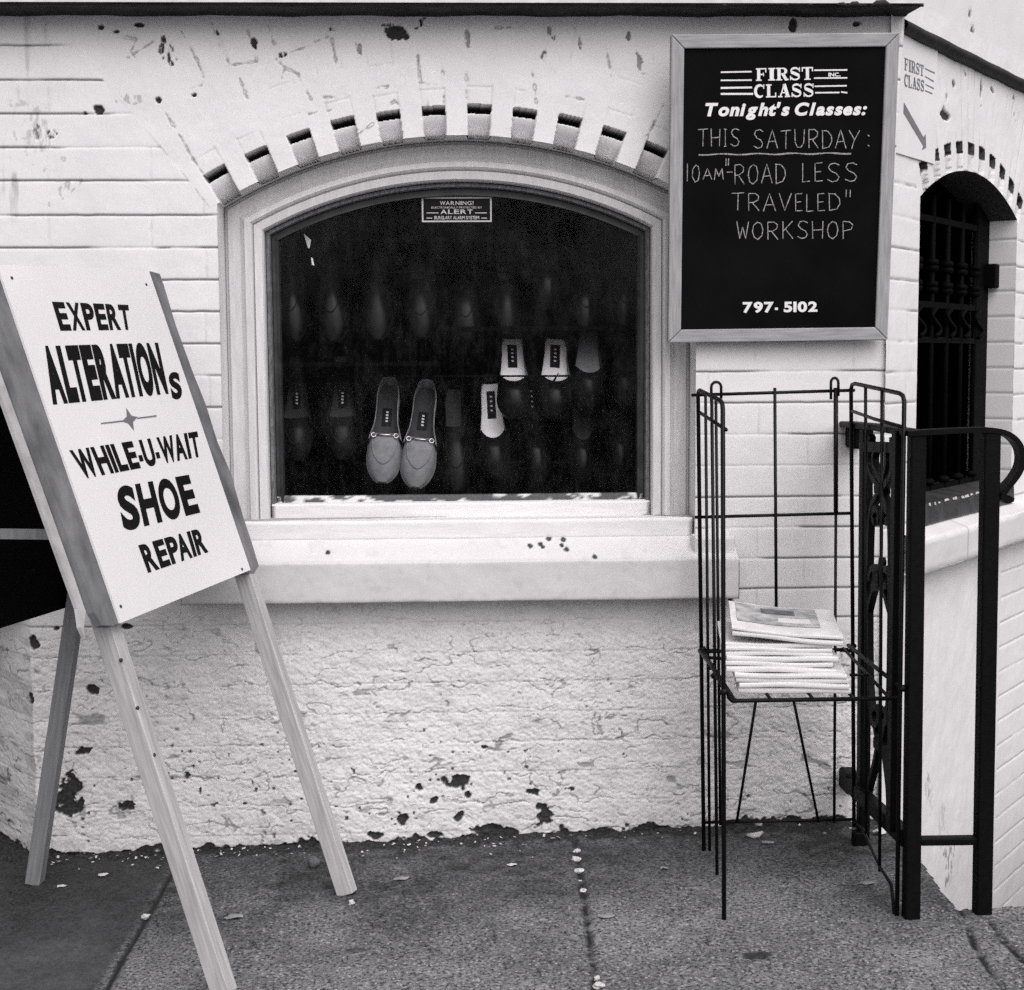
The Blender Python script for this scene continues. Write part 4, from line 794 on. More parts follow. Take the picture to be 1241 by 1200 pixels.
# wavy-edged backing rails
def edge_uv(pts): return [sp_.uv(*p) for p in pts]
re_ = edge_uv([(185, 328), (196, 331), (201, 345), (216, 395), (236, 450), (252, 490), (266, 535), (283, 575), (290, 601), (297, 625), (308, 658), (316, 685), (311, 693), (303, 694)])
slabpoly([(AW-.03, .002)]+[tuple(p) for p in re_]+[(AW-.03, AH+.001)], -.0045, -.018, 'backing_rail', 'ply')
le_ = edge_uv([(-6, 380), (14.5, 456), (43, 535), (67.5, 603), (85, 652), (99.5, 691), (117, 741), (126, 757), (140, 757.5)])
slabpoly([tuple(p) for p in le_]+[(.03, AH-.002), (.03, .01), (0, .0)], -.0045, -.018, 'backing_rail', 'ply')
slabpoly([tuple(p) for p in edge_uv([(-10, 421), (2.6, 456), (31, 535), (55.5, 603), (73, 652), (87, 691), (103, 735), (106, 757), (112, 770), (111, 756), (113, 738), (97, 691), (83, 652), (65.5, 603), (41, 535), (12.6, 456), (0, 421)])], -.014, -.020, 'edge_strip', 'pale_edge')
# legs
fR, fL, fB = gnd(423, 1084), gnd(281, 1222), gnd(42, 1070)
def onp(u, v, h): return sp_.pt(u, v, h)
legpl = Plane(onp(0, 0, -.036), e1a, e2a)
def inpl(px, py): return legpl.pt(*legpl.uv(px, py))
def to_ground(a, b_):
    d = b_-a; t_ = (gz(a[0])-a[2])/(d[2]-GS*d[0]); return a+d*t_
rt = inpl(202, 400); fR = gnd(421, 1083); lt = inpl(6, 400); fL = to_ground(inpl(131, 765), inpl(268, 1190)); lt = fL+(inpl(131, 765)-fL)*1.22
beam('leg', fR, rt, .026, .033, nA, 'leg_wood', sb_); beam('leg', fL, lt, .030, .033, nA, 'leg_wood', sb_)
ridge_R, ridge_L = onp(AW-.02, .0, -.05), onp(.02, .0, -.05)
fB2 = fB+(fL-fR)*.98; fB2[2] = gz(fB2[0])
beam('rear_leg', fB, ridge_R+np.array([0, 0, -.02]), .030, .030, (-1, .1, 0), 'leg_wood_dark', sb_); beam('rear_leg', fB2, ridge_L+np.array([0, 0, -.02]), .030, .030, (-1, .1, 0), 'leg_wood_dark', sb_)
# rear panel (dark on the inside)
def rearp(a, t_, o_): # a: 0 = far (right) leg .. 1 = near leg ; t_: 0 ridge .. 1 foot
    top = ridge_R*(1-a)+ridge_L*a; bot = fB*(1-a)+fB2*a; p = top+(bot-top)*t_; nn = np.cross(bot-top, ridge_L-ridge_R); nn /= np.linalg.norm(nn)
    if nn[0] > 0: nn = -nn
    return p+nn*o_
rb = MB(); c = [rearp(a, t_, o_) for o_ in (.017, .024) for a, t_ in ((-.02, .02), (1.02, .02), (1.02, .535), (-.02, .535))]
rb.hexa(c); rp = rb.build('rear_panel', 'black_panel', sb_)
# folding brace between front and rear left legs, with its screw
pz_ = aty(40, 651, -.65)[2]
ft = fL+(lt-fL)*((pz_-fL[2])/(lt[2]-fL[2])); bt_ = fB2+(ridge_L-fB2)*((pz_-fB2[2])/(ridge_L[2]-fB2[2]))
brc = MB(); brc.bar([ft+np.array([.0, .019, 0]), bt_+np.array([0, .019, 0])], (0, 0, 1), .017, .005); brc.build('brace', 'leg_wood_dark', sb_)
def dot(name, p, r, nrm, parent, mat='screw', t_=.002):
    nrm = Vector(map(float, nrm)).normalized(); MB().tube([Vector(map(float, p))-nrm*t_, Vector(map(float, p))+nrm*t_*.5, Vector(map(float, p))+nrm*t_], [r, r, r*.6], 10).build(name, mat, parent, True)
for px, py in ((14, 337), (177, 345), (146, 735), (293, 690)): dot('screw', sp_.pt(*sp_.uv(px, py), .0), .0028, nA, sb_)
for px, py in ((147, 800), (167, 858), (187, 915)):
    d_ = ray(px, py); nL = nA; p_ = lt+nA*.0172; t_ = ((p_-CAM)@nL)/(d_@nL); dot('screw', CAM+d_*t_, .0032, nA, sb_)
for px, py in ((314, 730), (329, 776)):
    d_ = ray(px, py); p_ = onp(AW, .1, -.036+.0168); t_ = ((p_-CAM)@nA)/(d_@nA); dot('screw', CAM+d_*t_, .0030, nA, sb_)
# lettering
LT = MB(); S = 2.5545
def z1_(x, y): return (x/S, 300+y/S)
def L4(body, a, b_, c, d, bold, gap=.05): 
    mb_ = MB(); lettering(mb_, sp_, body, [z1_(*a), z1_(*b_), z1_(*c), z1_(*d)], .0006, bold, 0, gap); mb_.build('lettering', 'letter', sb_)
L4('EXPERT', (160, 168), (396, 178), (408, 255), (187, 258), .040, .05); L4('ALTERATION', (119, 304), (488, 293), (522, 455), (164, 489), .062, .028); L4('S', (518, 388), (553, 384), (566, 466), (534, 474), .05)
L4('WHILE-U-WAIT', (213, 628), (610, 569), (624, 648), (256, 718), .042, .05); L4('SHOE', (356, 742), (584, 702), (620, 822), (384, 881), .046, .06); L4('REPAIR', (427, 922), (624, 867), (645, 943), (458, 1008), .042, .05)
sg = MB(); c_ = np.array((401, 532)); star = [(389, 496), (413, 530-9), (424, 526-0), (413, 545), (414, 568), (392, 546), (378, 537), (391, 521)]
star = [(390, 497), (407, 522), (425, 524), (411, 541), (414, 567), (396, 545), (377, 538), (392, 523)]
sg.add([sp_.pt(*sp_.uv(*z1_(*p)), .0007) for p in star], [(7, 0, 1), (1, 2, 3), (3, 4, 5), (5, 6, 7), (1, 3, 5, 7)])
for a, b_ in (((312, 543), (380, 535)), ((423, 527), (484, 519))): sg.add([sp_.pt(*sp_.uv(*z1_(*p)), .0006) for p in (a, b_, (b_[0], b_[1]+5), (a[0], a[1]+4))], [(0, 1, 2, 3)])
sg.build('star_ornament', 'letter_grey', sb_)

# ================================================================== NEWSPAPER RACK
rk = thing('newspaper_rack', 'black wire newspaper rack standing on the pavement against the white wall', 'newspaper rack', gnd(970, 1060))
YB, YF = -.128, -.5; rw = .0041
def vy(px, py, Yv): return aty(px, py, Yv)
fb = MB()
fb.tube([vy(838, 479, YB), vy(1036, 473, YB)], rw*.8); fb.tube([vy(842, 627, YB+.004), vy(1034, 622, YB+.004)], rw*.8); fb.tube([vy(851, 997, YB+.004), vy(1037, 993, YB+.004)], rw*.8)
fb.tube([vy(939, 470, YB-.005), vy(941, 780, YB-.005)], rw*.8); fb.tube([vy(855, 475, YB-.005), vy(860, 1031, YB-.005)], rw*.75)
fb.tube([vy(1013, 470, YB-.006), vy(1013, 622, YB-.006)], rw*1.15); fb.tube([vy(1013, 622, YB-.006), vy(1011, 997, YB-.006)], rw*.75)
fb.tube([vy(867.5, 478, YB-.006), vy(873, 1000, YB-.006)], rw*.75)
fb.build('back_frame', 'wire', rk, True)
for xa, xb, yt, yb in ((862, 874, 463, 487), (1007, 1016, 458, 484)):
    hk = MB(); hk.tube([vy(xa, yb, YB-.012)]+[vy((xa+xb)/2-(xb-xa)/2*math.cos(R(a)), yt+6-6*math.sin(R(a)), YB-.012) for a in range(0, 181, 30)]+[vy(xb, yb-4, YB-.012)], rw*.7); hk.build('hook', 'wire', rk, True)
def side_frame(bt, bb, ft_, fb_, mids, bar2):
    s_ = MB(); pB, pF = np.array(bt), np.array(ft_); k = (pF-pB)*.08
    s_.tube([bb, pB-[0, 0, .012], pB-[0, 0, .003]+k*.3, pB+k, pF-k, pF-[0, 0, .003]-k*.3, pF-[0, 0, .012], fb_], rw, 8)
    for a, b_ in mids: s_.tube([a, b_], rw*.8)
    s_.tube(bar2, rw*.85); return s_
sl_ = side_frame(vy(846, 472, YB), vy(853, 1031, YB), vy(876, 487, YF), vy(877.5, 1116, YF), [(vy(862.5, 479, -.30), vy(869, 1060, -.30))], [vy(848, 500, YB), vy(880, 521, YF-.004)])
sl_.build('side_frame', 'wire', rk, True)
sr_ = side_frame(vy(1031.5, 464, YB), vy(1035, 1002, YB), vy(1096, 478, YF-.016), vy(1087, 1110, YF-.016), [(vy(1049, 467, -.25), vy(1050, 1010, -.25)), (vy(1069, 470, -.38), vy(1066, 1056, -.38))], [vy(1032, 498, YB), vy(1060, 508, -.32), vy(1092, 517, YF-.016)])
sr_.tube([vy(1035, 995, YB), vy(1045, 1004, -.18), vy(1066, 1050, -.38), vy(1080, 1072, -.47), vy(1084, 1108, -.51)], rw*.8); sr_.build('side_frame', 'wire', rk, True)
zs_ = vy(980, 848, -.49)[2]; shf = MB(); xL0, xR0 = vy(886, 849, -.49)[0], vy(1082, 848, -.49)[0]
fzl = vy(877, 838, -.5); shf.tube([fzl, fzl+[.006, .002, .002], np.array((xL0-.004, -.492, zs_+.006)), np.array((xL0+.002, -.49, zs_)), np.array((xR0+.012, -.49, zs_))], rw)
xlb, xrb = vy(848, 790, -.14)[0], vy(1028, 782, -.14)[0]; zsb = zs_+.018
shf.tube([(xlb, -.14, zsb), (xrb, -.14, zsb)], rw*.9)
for a in (.02, .24, .5, .75, .97): shf.tube([(xL0+(xR0-xL0)*a, -.493, zs_+.003), (xlb+(xrb-xlb)*a, -.138, zsb+.002)], rw*.75)
shf.tube([vy(848, 789, YB), vy(862, 806, -.30), vy(879, 838, YF)], rw); shf.tube([vy(1028, 782, YB), vy(1060, 808, -.32), vy(1095, 836, YF-.016)], rw)
shf.tube([vy(1018, 788, YB), vy(1030, 789, YB), vy(1036, 780, YB)], rw); shf.tube([vy(846, 789, YB), vy(872, 788, YB)], rw*.8); shf.tube([vy(858, 797, -.22), vy(882, 799, -.22)], rw*.8); shf.tube([vy(1030, 818, -.35), vy(1052, 818, -.35)], rw*.7)
for px, py, yy in ((851, 787, YB), (861, 808, -.26), (866, 818, -.35), (877, 838, YF), (1033, 784, YB), (1094, 834, YF-.016)):
    c = vy(px, py, yy); shf.tube([c+[-.006, 0, -.004], c+[0, -.002, 0], c+[.006, 0, .003]], [.004, .0065, .004], 8)
shf.build('shelf', 'wire', rk, True)
for xt, xb in ((916, 893), (962, 992)): MB().tube([vy(xt, 850, -.33), vy(xb, 996, YB-.004)], rw*.7).build('support_wire', 'wire', rk, True)

# ================================================================== NEWSPAPERS
zt = zs_+.0055
def newspaper(i, cx, cy, z, th, rot, w, d, name_label, tilt=(0, 0), curl=.0):
    o = None; nx, ny = 14, 12; v = []; 
    prof = [(-d/2+d*k/ny) for k in range(ny+1)]
    def top(x, y): return curl*((x/w)**2*1.2+(y/d)**2)*1.0+.0012*math.sin(x*31+i*2)+.0008*math.sin(y*47+i)
    rows = []
    for j, y in enumerate(prof): rows.append([(x, y, th/2+top(x, y)) for x in np.linspace(-w/2, w/2, nx)])
    fold = [[(x, d*.5*-1-th*.22*math.sin(R(a)), th/2*math.cos(R(a))+top(x, -d/2)) for x in np.linspace(-w/2, w/2, nx)] for a in (150, 120, 90, 60, 30)]
    low_ = [[(x, y, -th/2+top(x, y)) for x in np.linspace(-w/2, w/2, nx)] for y in prof[::-1]]
    loop = rows+low_+fold; n = len(loop); V = [p for r_ in loop for p in r_]; Fc = []
    for a in range(n):
        for b_ in range(nx-1): Fc.append((a*nx+b_, a*nx+b_+1, ((a+1) % n)*nx+b_+1, ((a+1) % n)*nx+b_))
    for s_ in (0, nx-1): Fc.append(tuple(a*nx+s_ for a in (range(n) if s_ == 0 else range(n-1, -1, -1))))
    mw = Matrix.Translation((cx, cy, z+th/2)) @ Matrix.Rotation(rot, 4, 'Z') @ Matrix.Rotation(tilt[0], 4, 'X') @ Matrix.Rotation(tilt[1], 4, 'Y')
    o = mk('newspaper', V, Fc, 'paper_fold', None, False, mw); bmx = bmesh.new(); bmx.from_mesh(o.data); bmesh.ops.recalc_face_normals(bmx, faces=bmx.faces); bmx.to_mesh(o.data); bmx.free()
    tag(o, name_label, 'newspaper', 'newspapers stacked in the wire rack'); return o
plain_lab = 'white folded newspaper inside the stack lying in the wire rack'
fl_, fr_ = vy(897, 838, -.47), vy(1030, 836, -.47); ncx = (fl_[0]+fr_[0])/2; nw = fr_[0]-fl_[0]
ths = [.0105, .009, .0095, .008, .0095, .008, .009, .008, .0075, .008]; z = zt
for i, th in enumerate(ths):
    k = i/len(ths); sh = -.0155*k if i < 4 else -.016-.016*(k-.4)
    bk = .0 if i < 4 else .012+.02*(k-.4)
    w_i = nw*(1.0-.02*(i % 3))+(.008 if i == 2 else 0)
    newspaper(i, ncx+.012+sh+random.uniform(-.002, .002)+(-.004 if i in (4, 5) else 0), -.47+.108+bk+random.uniform(-.003, .003), z, th*.985, R(random.uniform(-1.2, .8))-R(7+2*k), w_i, .215,
              'bottom newspaper of the white stack, lying on the rack shelf' if i == 0 else plain_lab, (R(-.6*k), R(.5*k+random.uniform(-.4, .4))))
    z += th
tp1 = newspaper(11, ncx+.008, -.345, z+.008, .008, R(-10), nw*.99, .215, 'second newspaper from the top of the stack, tilted down to the right', (R(2), R(4.5)), .004)
tp2 = newspaper(12, ncx+.006, -.342, z+.018, .006, R(-9), nw*1.0, .22, 'top newspaper of the stack showing a grey front page picture', (R(3), R(4.6)), .006)
def decal(name, pts, mat, hgt):
    v = []; nx = 12
    (x0, y0), (x1, y1) = pts; w, d = nw, .22
    for y in np.linspace(y0, y1, nx):
        for x in np.linspace(x0, x1, nx): v.append((x*w, y*d, .003+.006*((x)**2*1.2+(y)**2)+.0012*math.sin(x*w*31+24)+.0008*math.sin(y*d*47+12)+hgt))
    f = [(a*nx+b_, a*nx+b_+1, (a+1)*nx+b_+1, (a+1)*nx+b_) for a in range(nx-1) for b_ in range(nx-1)]
    o = mk(name, v, f, mat, None, True, tp2.matrix_world.copy()); adopt(o, tp2)
decal('front_page_picture', ((-.44, -.22), (.33, .46)), 'ink', .0010); decal('headline', ((-.2, .16), (.12, .34)), 'ink_dark', .0016); decal('caption', ((-.05, -.1), (.25, .06)), 'paper', .0016)

# ================================================================== IRON RAILING
rl = thing('iron_railing', 'black wrought iron railing with curled handrail guarding the stairwell beside the rack', 'railing', gnd(1103, 1112))
zh = .884; hr = MB()
w_a, p_a, p_b = np.array((.803, .0, .872)), np.array((.783, -.52, .878)), np.array((.914, -.517, .880))
hr.bar([w_a, w_a*.5+p_a*.5+[0, 0, .002], p_a+[0, .02, 0]], (1, 0, 0), .034, .012); hr.build('handrail', 'iron', rl, bevel=.003)
hc = MB(); cpts = [p_a+np.array((-.016, 0, 0)), (.84, -.518, .8815), (.89, -.517, .883), (.925, -.517, .8815), (.948, -.517, .873), (.963, -.517, .857), (.969, -.517, .838), (.967, -.517, .818), (.957, -.517, .800), (.945, -.517, .786), (.936, -.517, .774), (.9345, -.517, .766), (.939, -.517, .7605), (.947, -.517, .7605), (.9505, -.517, .767)]
def smooth_path(P, it=2):
    P = [np.array(p, float) for p in P]
    for _ in range(it):
        Q = [P[0]]
        for a, b_ in zip(P[:-1], P[1:]): Q += [a*.75+b_*.25, a*.25+b_*.75]
        P = Q+[P[-1]]
    return P
hc.bar(smooth_path(cpts), (0, 1, 0), .032, .0095); hc.build('curled_handrail', 'iron', rl, bevel=.002)
pA0, pB0 = gnd(1104, 1112), gnd(1190, 1106)
def post(p0, p1, w, nm):
    m_ = MB(); m_.bar([p0-[0, 0, .02], p0*.5+p1*.5, p1], (1, 0, 0), w, w); m_.build(nm, 'iron', rl, bevel=.003)
post(pA0, np.array((.786, -.518, .876)), .027, 'post'); post(pB0, np.array((.915, -.517, .879)), .0285, 'post')
lw0, la0 = np.array((.806, .0, .135)), np.array((.786, -.51, .158)); lw = vy(1025, 945, -.008); la = vy(1099, 1016, -.515)
br_ = MB(); br_.bar([lw, la], (1, 0, 0), .022, .030); br_.build('bottom_rail', 'iron', rl, bevel=.002)
MB().bar([vy(1112, 1019, -.518), vy(1186, 1018, -.517)], (0, 1, 0), .022, .013).build('cross_bar', 'iron', rl, bevel=.002)
MB().bar([vy(1046, 541, -.12), vy(1090, 543, -.46)], (1, 0, 0), .018, .020).build('cross_bar', 'iron', rl, bevel=.002)
b1b = gnd(1046, 1029); MB().bar([vy(1050, 520, -.13), (vy(1048, 750, -.13)), np.array((vy(1046, 1000, -.13)[0], -.13, gz(.8)-.01))], (0, 1, 0), .030, .021).build('upright_bar', 'iron', rl, bevel=.002)
MB().bar([vy(1089, 522, -.46), vy(1082, 1006, -.46)], (0, 1, 0), .026, .018).build('upright_bar', 'iron', rl, bevel=.002)
# scrollwork between the two upright bars: two mirrored bows meeting at collars
def scr(pts): 
    m_ = MB(); out = []
    for px, py in pts:
        k = (px-1050)/(1086-1050); out.append(vy(px, py, -.13-.33*min(max(k, -.1), 1.1)))
    m_.bar(smooth_path(out), (1, 0, .0), .013, .013); m_.build('scroll', 'iron', rl, bevel=.0015)
scr([(1057, 528), (1054, 560), (1057, 575), (1066, 587), (1067, 598), (1058, 612), (1055, 640), (1054, 720), (1054, 800), (1056, 850), (1062, 880), (1066, 900), (1062, 925), (1055, 950), (1052, 965)])
scr([(1083, 530), (1084, 568), (1081, 580), (1073, 590), (1072, 600), (1078, 615), (1081, 640), (1081, 720), (1080, 800), (1079, 850), (1075, 880), (1071, 900), (1075, 925), (1079, 960), (1079, 990)])
scr([(1062, 545), (1060, 558), (1063, 570), (1070, 582)]); scr([(1076, 548), (1077, 560), (1075, 572), (1069, 582)])
scr([(1054, 740), (1060, 715), (1068, 690), (1070, 678)]); scr([(1081, 745), (1074, 720), (1069, 690)]); scr([(1069, 690), (1066, 706), (1060, 708)])
for cx_, cy_, r_, a0_, a1_ in ((1062, 700, 6, -200, 120), (1075, 700, 5, -300, 20), (1063, 868, 5, -60, 260), (1075, 868, 4, -80, 240), (1064, 625, 4, -250, 60), (1075, 625, 4, -240, 70)):
    scr([(cx_+r_*math.cos(R(a)), cy_+2.2*r_*math.sin(R(a))) for a in np.linspace(a0_, a1_, 9)])
for px, py in ((1069, 592), (1068, 902), (1067, 700)):
    c = vy(px, py, -.30); MB().box(c[0]-.011, c[0]+.011, c[1]-.02, c[1]+.02, c[2]-.011, c[2]+.011).build('collar', 'iron', rl, bevel=.003)
for px, py in ((1036, 530), (1028, 944)):
    c = vy(px, py, -.015); MB().box(c[0]-.016, c[0]+.016, -.06, .01, c[2]-.022, c[2]+.022).build('wall_bracket', 'iron', rl, bevel=.006)
c = gnd(1040, 1024); MB().box(c[0]-.012, c[0]+.012, c[1]-.012, c[1]+.012, c[2]-.005, c[2]+.03).build('foot', 'iron', rl, bevel=.004)

# ================================================================== SHOES in the window
rkk = thing('shoe_rack', 'dark wire display rack behind the window glass holding rows of shoes', 'shoe rack', (0, .22, .64))
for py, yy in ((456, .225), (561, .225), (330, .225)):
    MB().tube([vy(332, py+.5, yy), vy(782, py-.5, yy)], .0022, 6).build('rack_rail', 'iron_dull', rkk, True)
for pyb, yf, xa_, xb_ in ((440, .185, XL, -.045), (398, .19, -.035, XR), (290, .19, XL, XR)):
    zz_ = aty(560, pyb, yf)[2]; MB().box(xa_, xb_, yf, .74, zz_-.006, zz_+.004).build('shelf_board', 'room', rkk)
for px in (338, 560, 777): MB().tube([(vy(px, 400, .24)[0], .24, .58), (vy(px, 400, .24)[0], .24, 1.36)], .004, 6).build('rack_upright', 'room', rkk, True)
def shoe_mesh(L, W, thr, hV, kind):
    """toe points down (-z), seen from above (-y towards the viewer); returns meshes in local space"""
    def hw_(t):  # half width along the length, heel 0 .. toe 1
        ks = [0, .05, .15, .30, .45, .62, .75, .86, .93, .97, 1.0]; vs = [.30, .52, .66, .64, .70, .96, 1.0, .84, .60, .40, .10] if kind != 'pump' else [.40, .60, .70, .70, .78, .93, 1.0, .88, .66, .46, .12]
        w_t = np.interp(t, ks, vs); return np.where(t > .74, np.sqrt(np.clip(1-((np.asarray(t)-.74)/.262)**1.9, .004, 1)), w_t)*W/2
    def zz(t): return -L*t
    ts = np.linspace(0, .988, 34)
    sole = MB(); v = [(s_*hw_(t)*1.04, .004, zz(t)) for s_ in (-1,) for t in ts]+[(hw_(t)*1.04, .004, zz(t)) for t in ts[::-1]]
    n = len(v); sole.add(v+[(x, y+.007, z_) for x, y, z_ in v], [tuple(range(n)), tuple(range(2*n-1, n-1, -1))]+[(i, (i+1) % n, (i+1) % n+n, i+n) for i in range(n)])
    ins = MB(); ti = np.linspace(.02, thr+.12, 20); v = []
    for t in ti: v += [(-hw_(t)*.93, -.003, zz(t)), (-hw_(t)*.4, -.0015, zz(t)), (hw_(t)*.4, -.0015, zz(t)), (hw_(t)*.93, -.003, zz(t))]
    ins.add(v, [(4*i+k, 4*i+k+1, 4*i+k+5, 4*i+k+4) for i in range(len(ti)-1) for k in range(3)])
    up_ = MB(); tb = lambda s_: thr-(.17 if kind == 'pump' else .05)*abs(s_)**2.2
    nv, ns = 12, 17; G = []
    for j in range(nv+1):
        q = j/nv
        for s_ in np.linspace(-1, 1, ns):
            t = tb(s_)+q*(.995-tb(s_)); hgt = hV*(1-abs(s_)**2.4)**.6*(1-q**3.2*.97)*(.80+.2*min(1, q*3)); G.append((s_*hw_(t)*1.02, -hgt-.001+.004*(abs(s_) == 1), zz(t)))
    up_.add(G, [(j*ns+i, j*ns+i+1, (j+1)*ns+i+1, (j+1)*ns+i) for j in range(nv) for i in range(ns-1)])
    for s_ in (-1, 1):                      # quarters: low walls up to the heel
        tq = np.linspace(0, tb(1)+.10, 16); v = []
        for t in tq:
            x = s_*hw_(t)*1.02; top_ = -(.020+.014*(1-t)**2+(hV*.25)*max(0, (t-tb(1)+.1)/.2)); v += [(x, .004, zz(t)), (x*1.02, top_*.6, zz(t)), (x*.93, top_, zz(t)), (x*.90, top_*.9, zz(t)), (x*.93, -.003, zz(t))]
        up_.add(v, [(5*i+k, 5*i+k+1, 5*i+k+6, 5*i+k+5) for i in range(len(tq)-1) for k in range(4)])
    v = [(s_*hw_(0)*1.02, y, 0.0) for s_ in (-1, 1) for y in (.004, -.034)]; up_.add(v, [(0, 1, 3, 2)])
    lab = MB(); lw_ = W*.14; l0, l1 = (thr-.56, thr-.27) if kind == 'pump' else (thr-.32, thr-.14)
    lab.add([(-lw_, -.0034, zz(l0)), (lw_, -.0034, zz(l0)), (lw_, -.0034, zz(l1)), (-lw_, -.0034, zz(l1))], [(0, 1, 2, 3)])
    mark_ = MB()
    for k in range(4):
        z0 = zz(l0+(l1-l0)*(.18+.17*k)); mark_.add([(-lw_*.28, -.0040, z0), (lw_*.25, -.0040, z0), (lw_*.3, -.0040, z0-.0045), (-lw_*.2, -.0040, z0-.0045)], [(0, 1, 2, 3)])
    bit = MB(); tt_ = thr+.02; zb = zz(tt_); w_ = hw_(tt_)*.62; y_ = -hV*.86-.004
    bit.tube([(-w_, y_+.006, zb+.001), (-w_*.4, y_, zb-.001), (0, y_-.001, zb-.002), (w_*.4, y_, zb-.001), (w_, y_+.006, zb+.001)], [.0016, .0024, .0015, .0024, .0016], 8)
    for s_ in (-1, 1): bit.tube([(s_*(w_+.003)+.005*math.cos(a), y_+.004, zb+.0055*math.sin(a)) for a in np.linspace(0, 2*math.pi, 11)], .0016, 6, False)
    seam = MB(); P = []
    for s_ in np.linspace(-1, 1, 25):
        a = s_*math.pi/2; q = .70*math.cos(a)**.8; ss = .74*math.sin(a) if True else 0
        t = tb(ss)+q*(.995-tb(ss)); hgt = hV*(1-abs(ss)**2.4)**.6*(1-q**3.2*.97)*(.80+.2*min(1, q*3)); P.append((ss*hw_(t)*1.02, -hgt-.0018, zz(t)))
    seam.tube(P, .0016, 6)
    return dict(sole=sole, insole=ins, upper=up_, brand_label=lab, label_print=mark_, bit=bit, seam=seam)
PROTO = {}
def shoe(label, group, toe_px, heel_px, Yt, W, kind, um, im, thr=.60, hV=.040, mark=True, bit=False, lm='sticker'):
    """from a photo toe pixel up to a heel pixel; toe rests lower and nearer the glass"""
    a, b_ = aty(*toe_px, Yt), aty(*heel_px, Yt+.15); L = np.linalg.norm(b_-a)
    z_ = (b_-a)/L; y_ = np.array([0, 1., 0]); y_ = y_-z_*(y_@z_); y_ /= np.linalg.norm(y_); x_ = np.cross(y_, z_)
    mw = Matrix(((x_[0], y_[0], z_[0], b_[0]), (x_[1], y_[1], z_[1], b_[1]), (x_[2], y_[2], z_[2], b_[2]), (0, 0, 0, 1)))
    r_ = thing('loafer' if kind == 'loafer' else 'shoe', label, 'shoe', b_, group); r_.matrix_world = mw; bpy.context.view_layer.update()
    parts = shoe_mesh(L, W, thr, hV, kind)
    for nm, mt in (('sole', um if kind == 'loafer' else 'leather_brown'), ('insole', im), ('upper', um)): 
        o = mk(nm, parts[nm].v, parts[nm].f, mt, None, True); o.parent = r_
        bmx = bmesh.new(); bmx.from_mesh(o.data); bmesh.ops.recalc_face_normals(bmx, faces=bmx.faces); bmx.to_mesh(o.data); bmx.free()
        if nm == 'insole': I = o
    if mark:
        o = mk('brand_label', parts['brand_label'].v, parts['brand_label'].f, lm); o.parent = r_
        p_ = mk('label_print', parts['label_print'].v, parts['label_print'].f, 'sticker_white'); p_.parent = o
    if bit: o = mk('bit', parts['bit'].v, parts['bit'].f, 'metal', None, True); o.parent = r_
    if kind == 'loafer': o = mk('seam', parts['seam'].v, parts['seam'].f, um, None, True); o.parent = r_
    return r_
for tg_, lb_ in ((((368, 283), (376, 290), (377, 291), (375, 301), (373, 300)), 'small added white sliver standing for light between the two glossy shoes'), (((377, 312), (379, 313), (381, 322), (378, 321)), 'narrow added sliver standing for light below the first one in the window'), (((325, 279), (328, 279), (328, 291), (326, 291)), 'added white sliver standing for light at the left edge of the pane')):
    f0 = [aty(*p, .14) for p in tg_]; n_ = len(f0); tb_ = MB(); tb_.add(f0+[p+[0, .0015, 0] for p in f0], [tuple(range(n_)), tuple(range(2*n_-1, n_-1, -1))]+[(i, (i+1) % n_, (i+1) % n_+n_, i+n_) for i in range(n_)]); tag(tb_.build('light_sliver', 'white_letter'), lb_, 'glint')  # added white slivers standing for small glints of light
GA, GB, GC = 'pale loafers in the window', 'dark pumps in the window', 'dark shoes in the window'
shoe('pale grey suede loafer with metal bit, left one of the pair', GA, (463, 585), (472, 466), .16, .075, 'loafer', 'suede', 'suede_in', .58, .034, True, True)
shoe('pale grey suede loafer with metal bit, right one of the pair', GA, (503, 591), (517, 470), .16, .077, 'loafer', 'suede', 'suede_in', .58, .034, True, True)
shoe('dark pump with cream insole and clear label, below the other pumps', GB, (600, 580), (594, 464), .17, .068, 'pump', 'leather', 'light_lining', .66, .036)
shoe('dark pump with bright cream insole, left one of the brightest pair', GB, (624, 506), (620, 410), .17, .074, 'pump', 'leather', 'light_lining', .66, .036)
shoe('dark pump with bright cream insole crossed by a thin strap, right one of its pair', GB, (671, 506), (673, 410), .17, .078, 'pump', 'leather', 'light_lining', .66, .036)
shoe('dark pump with dull grey insole, right of the bright cream lined pair', GB, (712, 492), (712, 395), .19, .070, 'pump', 'leather_brown', 'mid_lining', .70, .036, False)
shoe('dark shoe with almost black insole at the right end of the upper row', GC, (757, 490), (757, 395), .20, .066, 'pump', 'leather_brown', 'dim_lining', .70, .036, False)
shoe('glossy dark shoe at the left edge of the window, upper row', GC, (355, 412), (352, 300), .17, .070, 'loafer', 'leather', 'dim_lining', .30, .045, False)
shoe('glossy dark shoe second from the left edge of the window, upper row', GC, (404, 414), (400, 302), .17, .072, 'loafer', 'leather', 'dim_lining', .30, .045, False)
shoe('dark open shoe with dim grey lining, right of the two glossy shoes', GC, (458, 412), (452, 290), .20, .068, 'pump', 'leather_brown', 'dim_lining', .42, .036, False)
shoe('dim dark shoe at the lower left corner of the window', GC, (360, 560), (360, 430), .20, .066, 'loafer', 'leather_brown', 'dim_lining', .66, .034, True)
shoe('dim dark shoe between the lower left corner and the pale loafers', GC, (414, 558), (416, 430), .20, .066, 'loafer', 'leather_brown', 'dim_lining', .66, .034, True)
shoe('black shoe with small printed label right of the lone pump', GC, (652, 585), (642, 455), .20, .058, 'pump', 'leather', 'room', .66, .036)
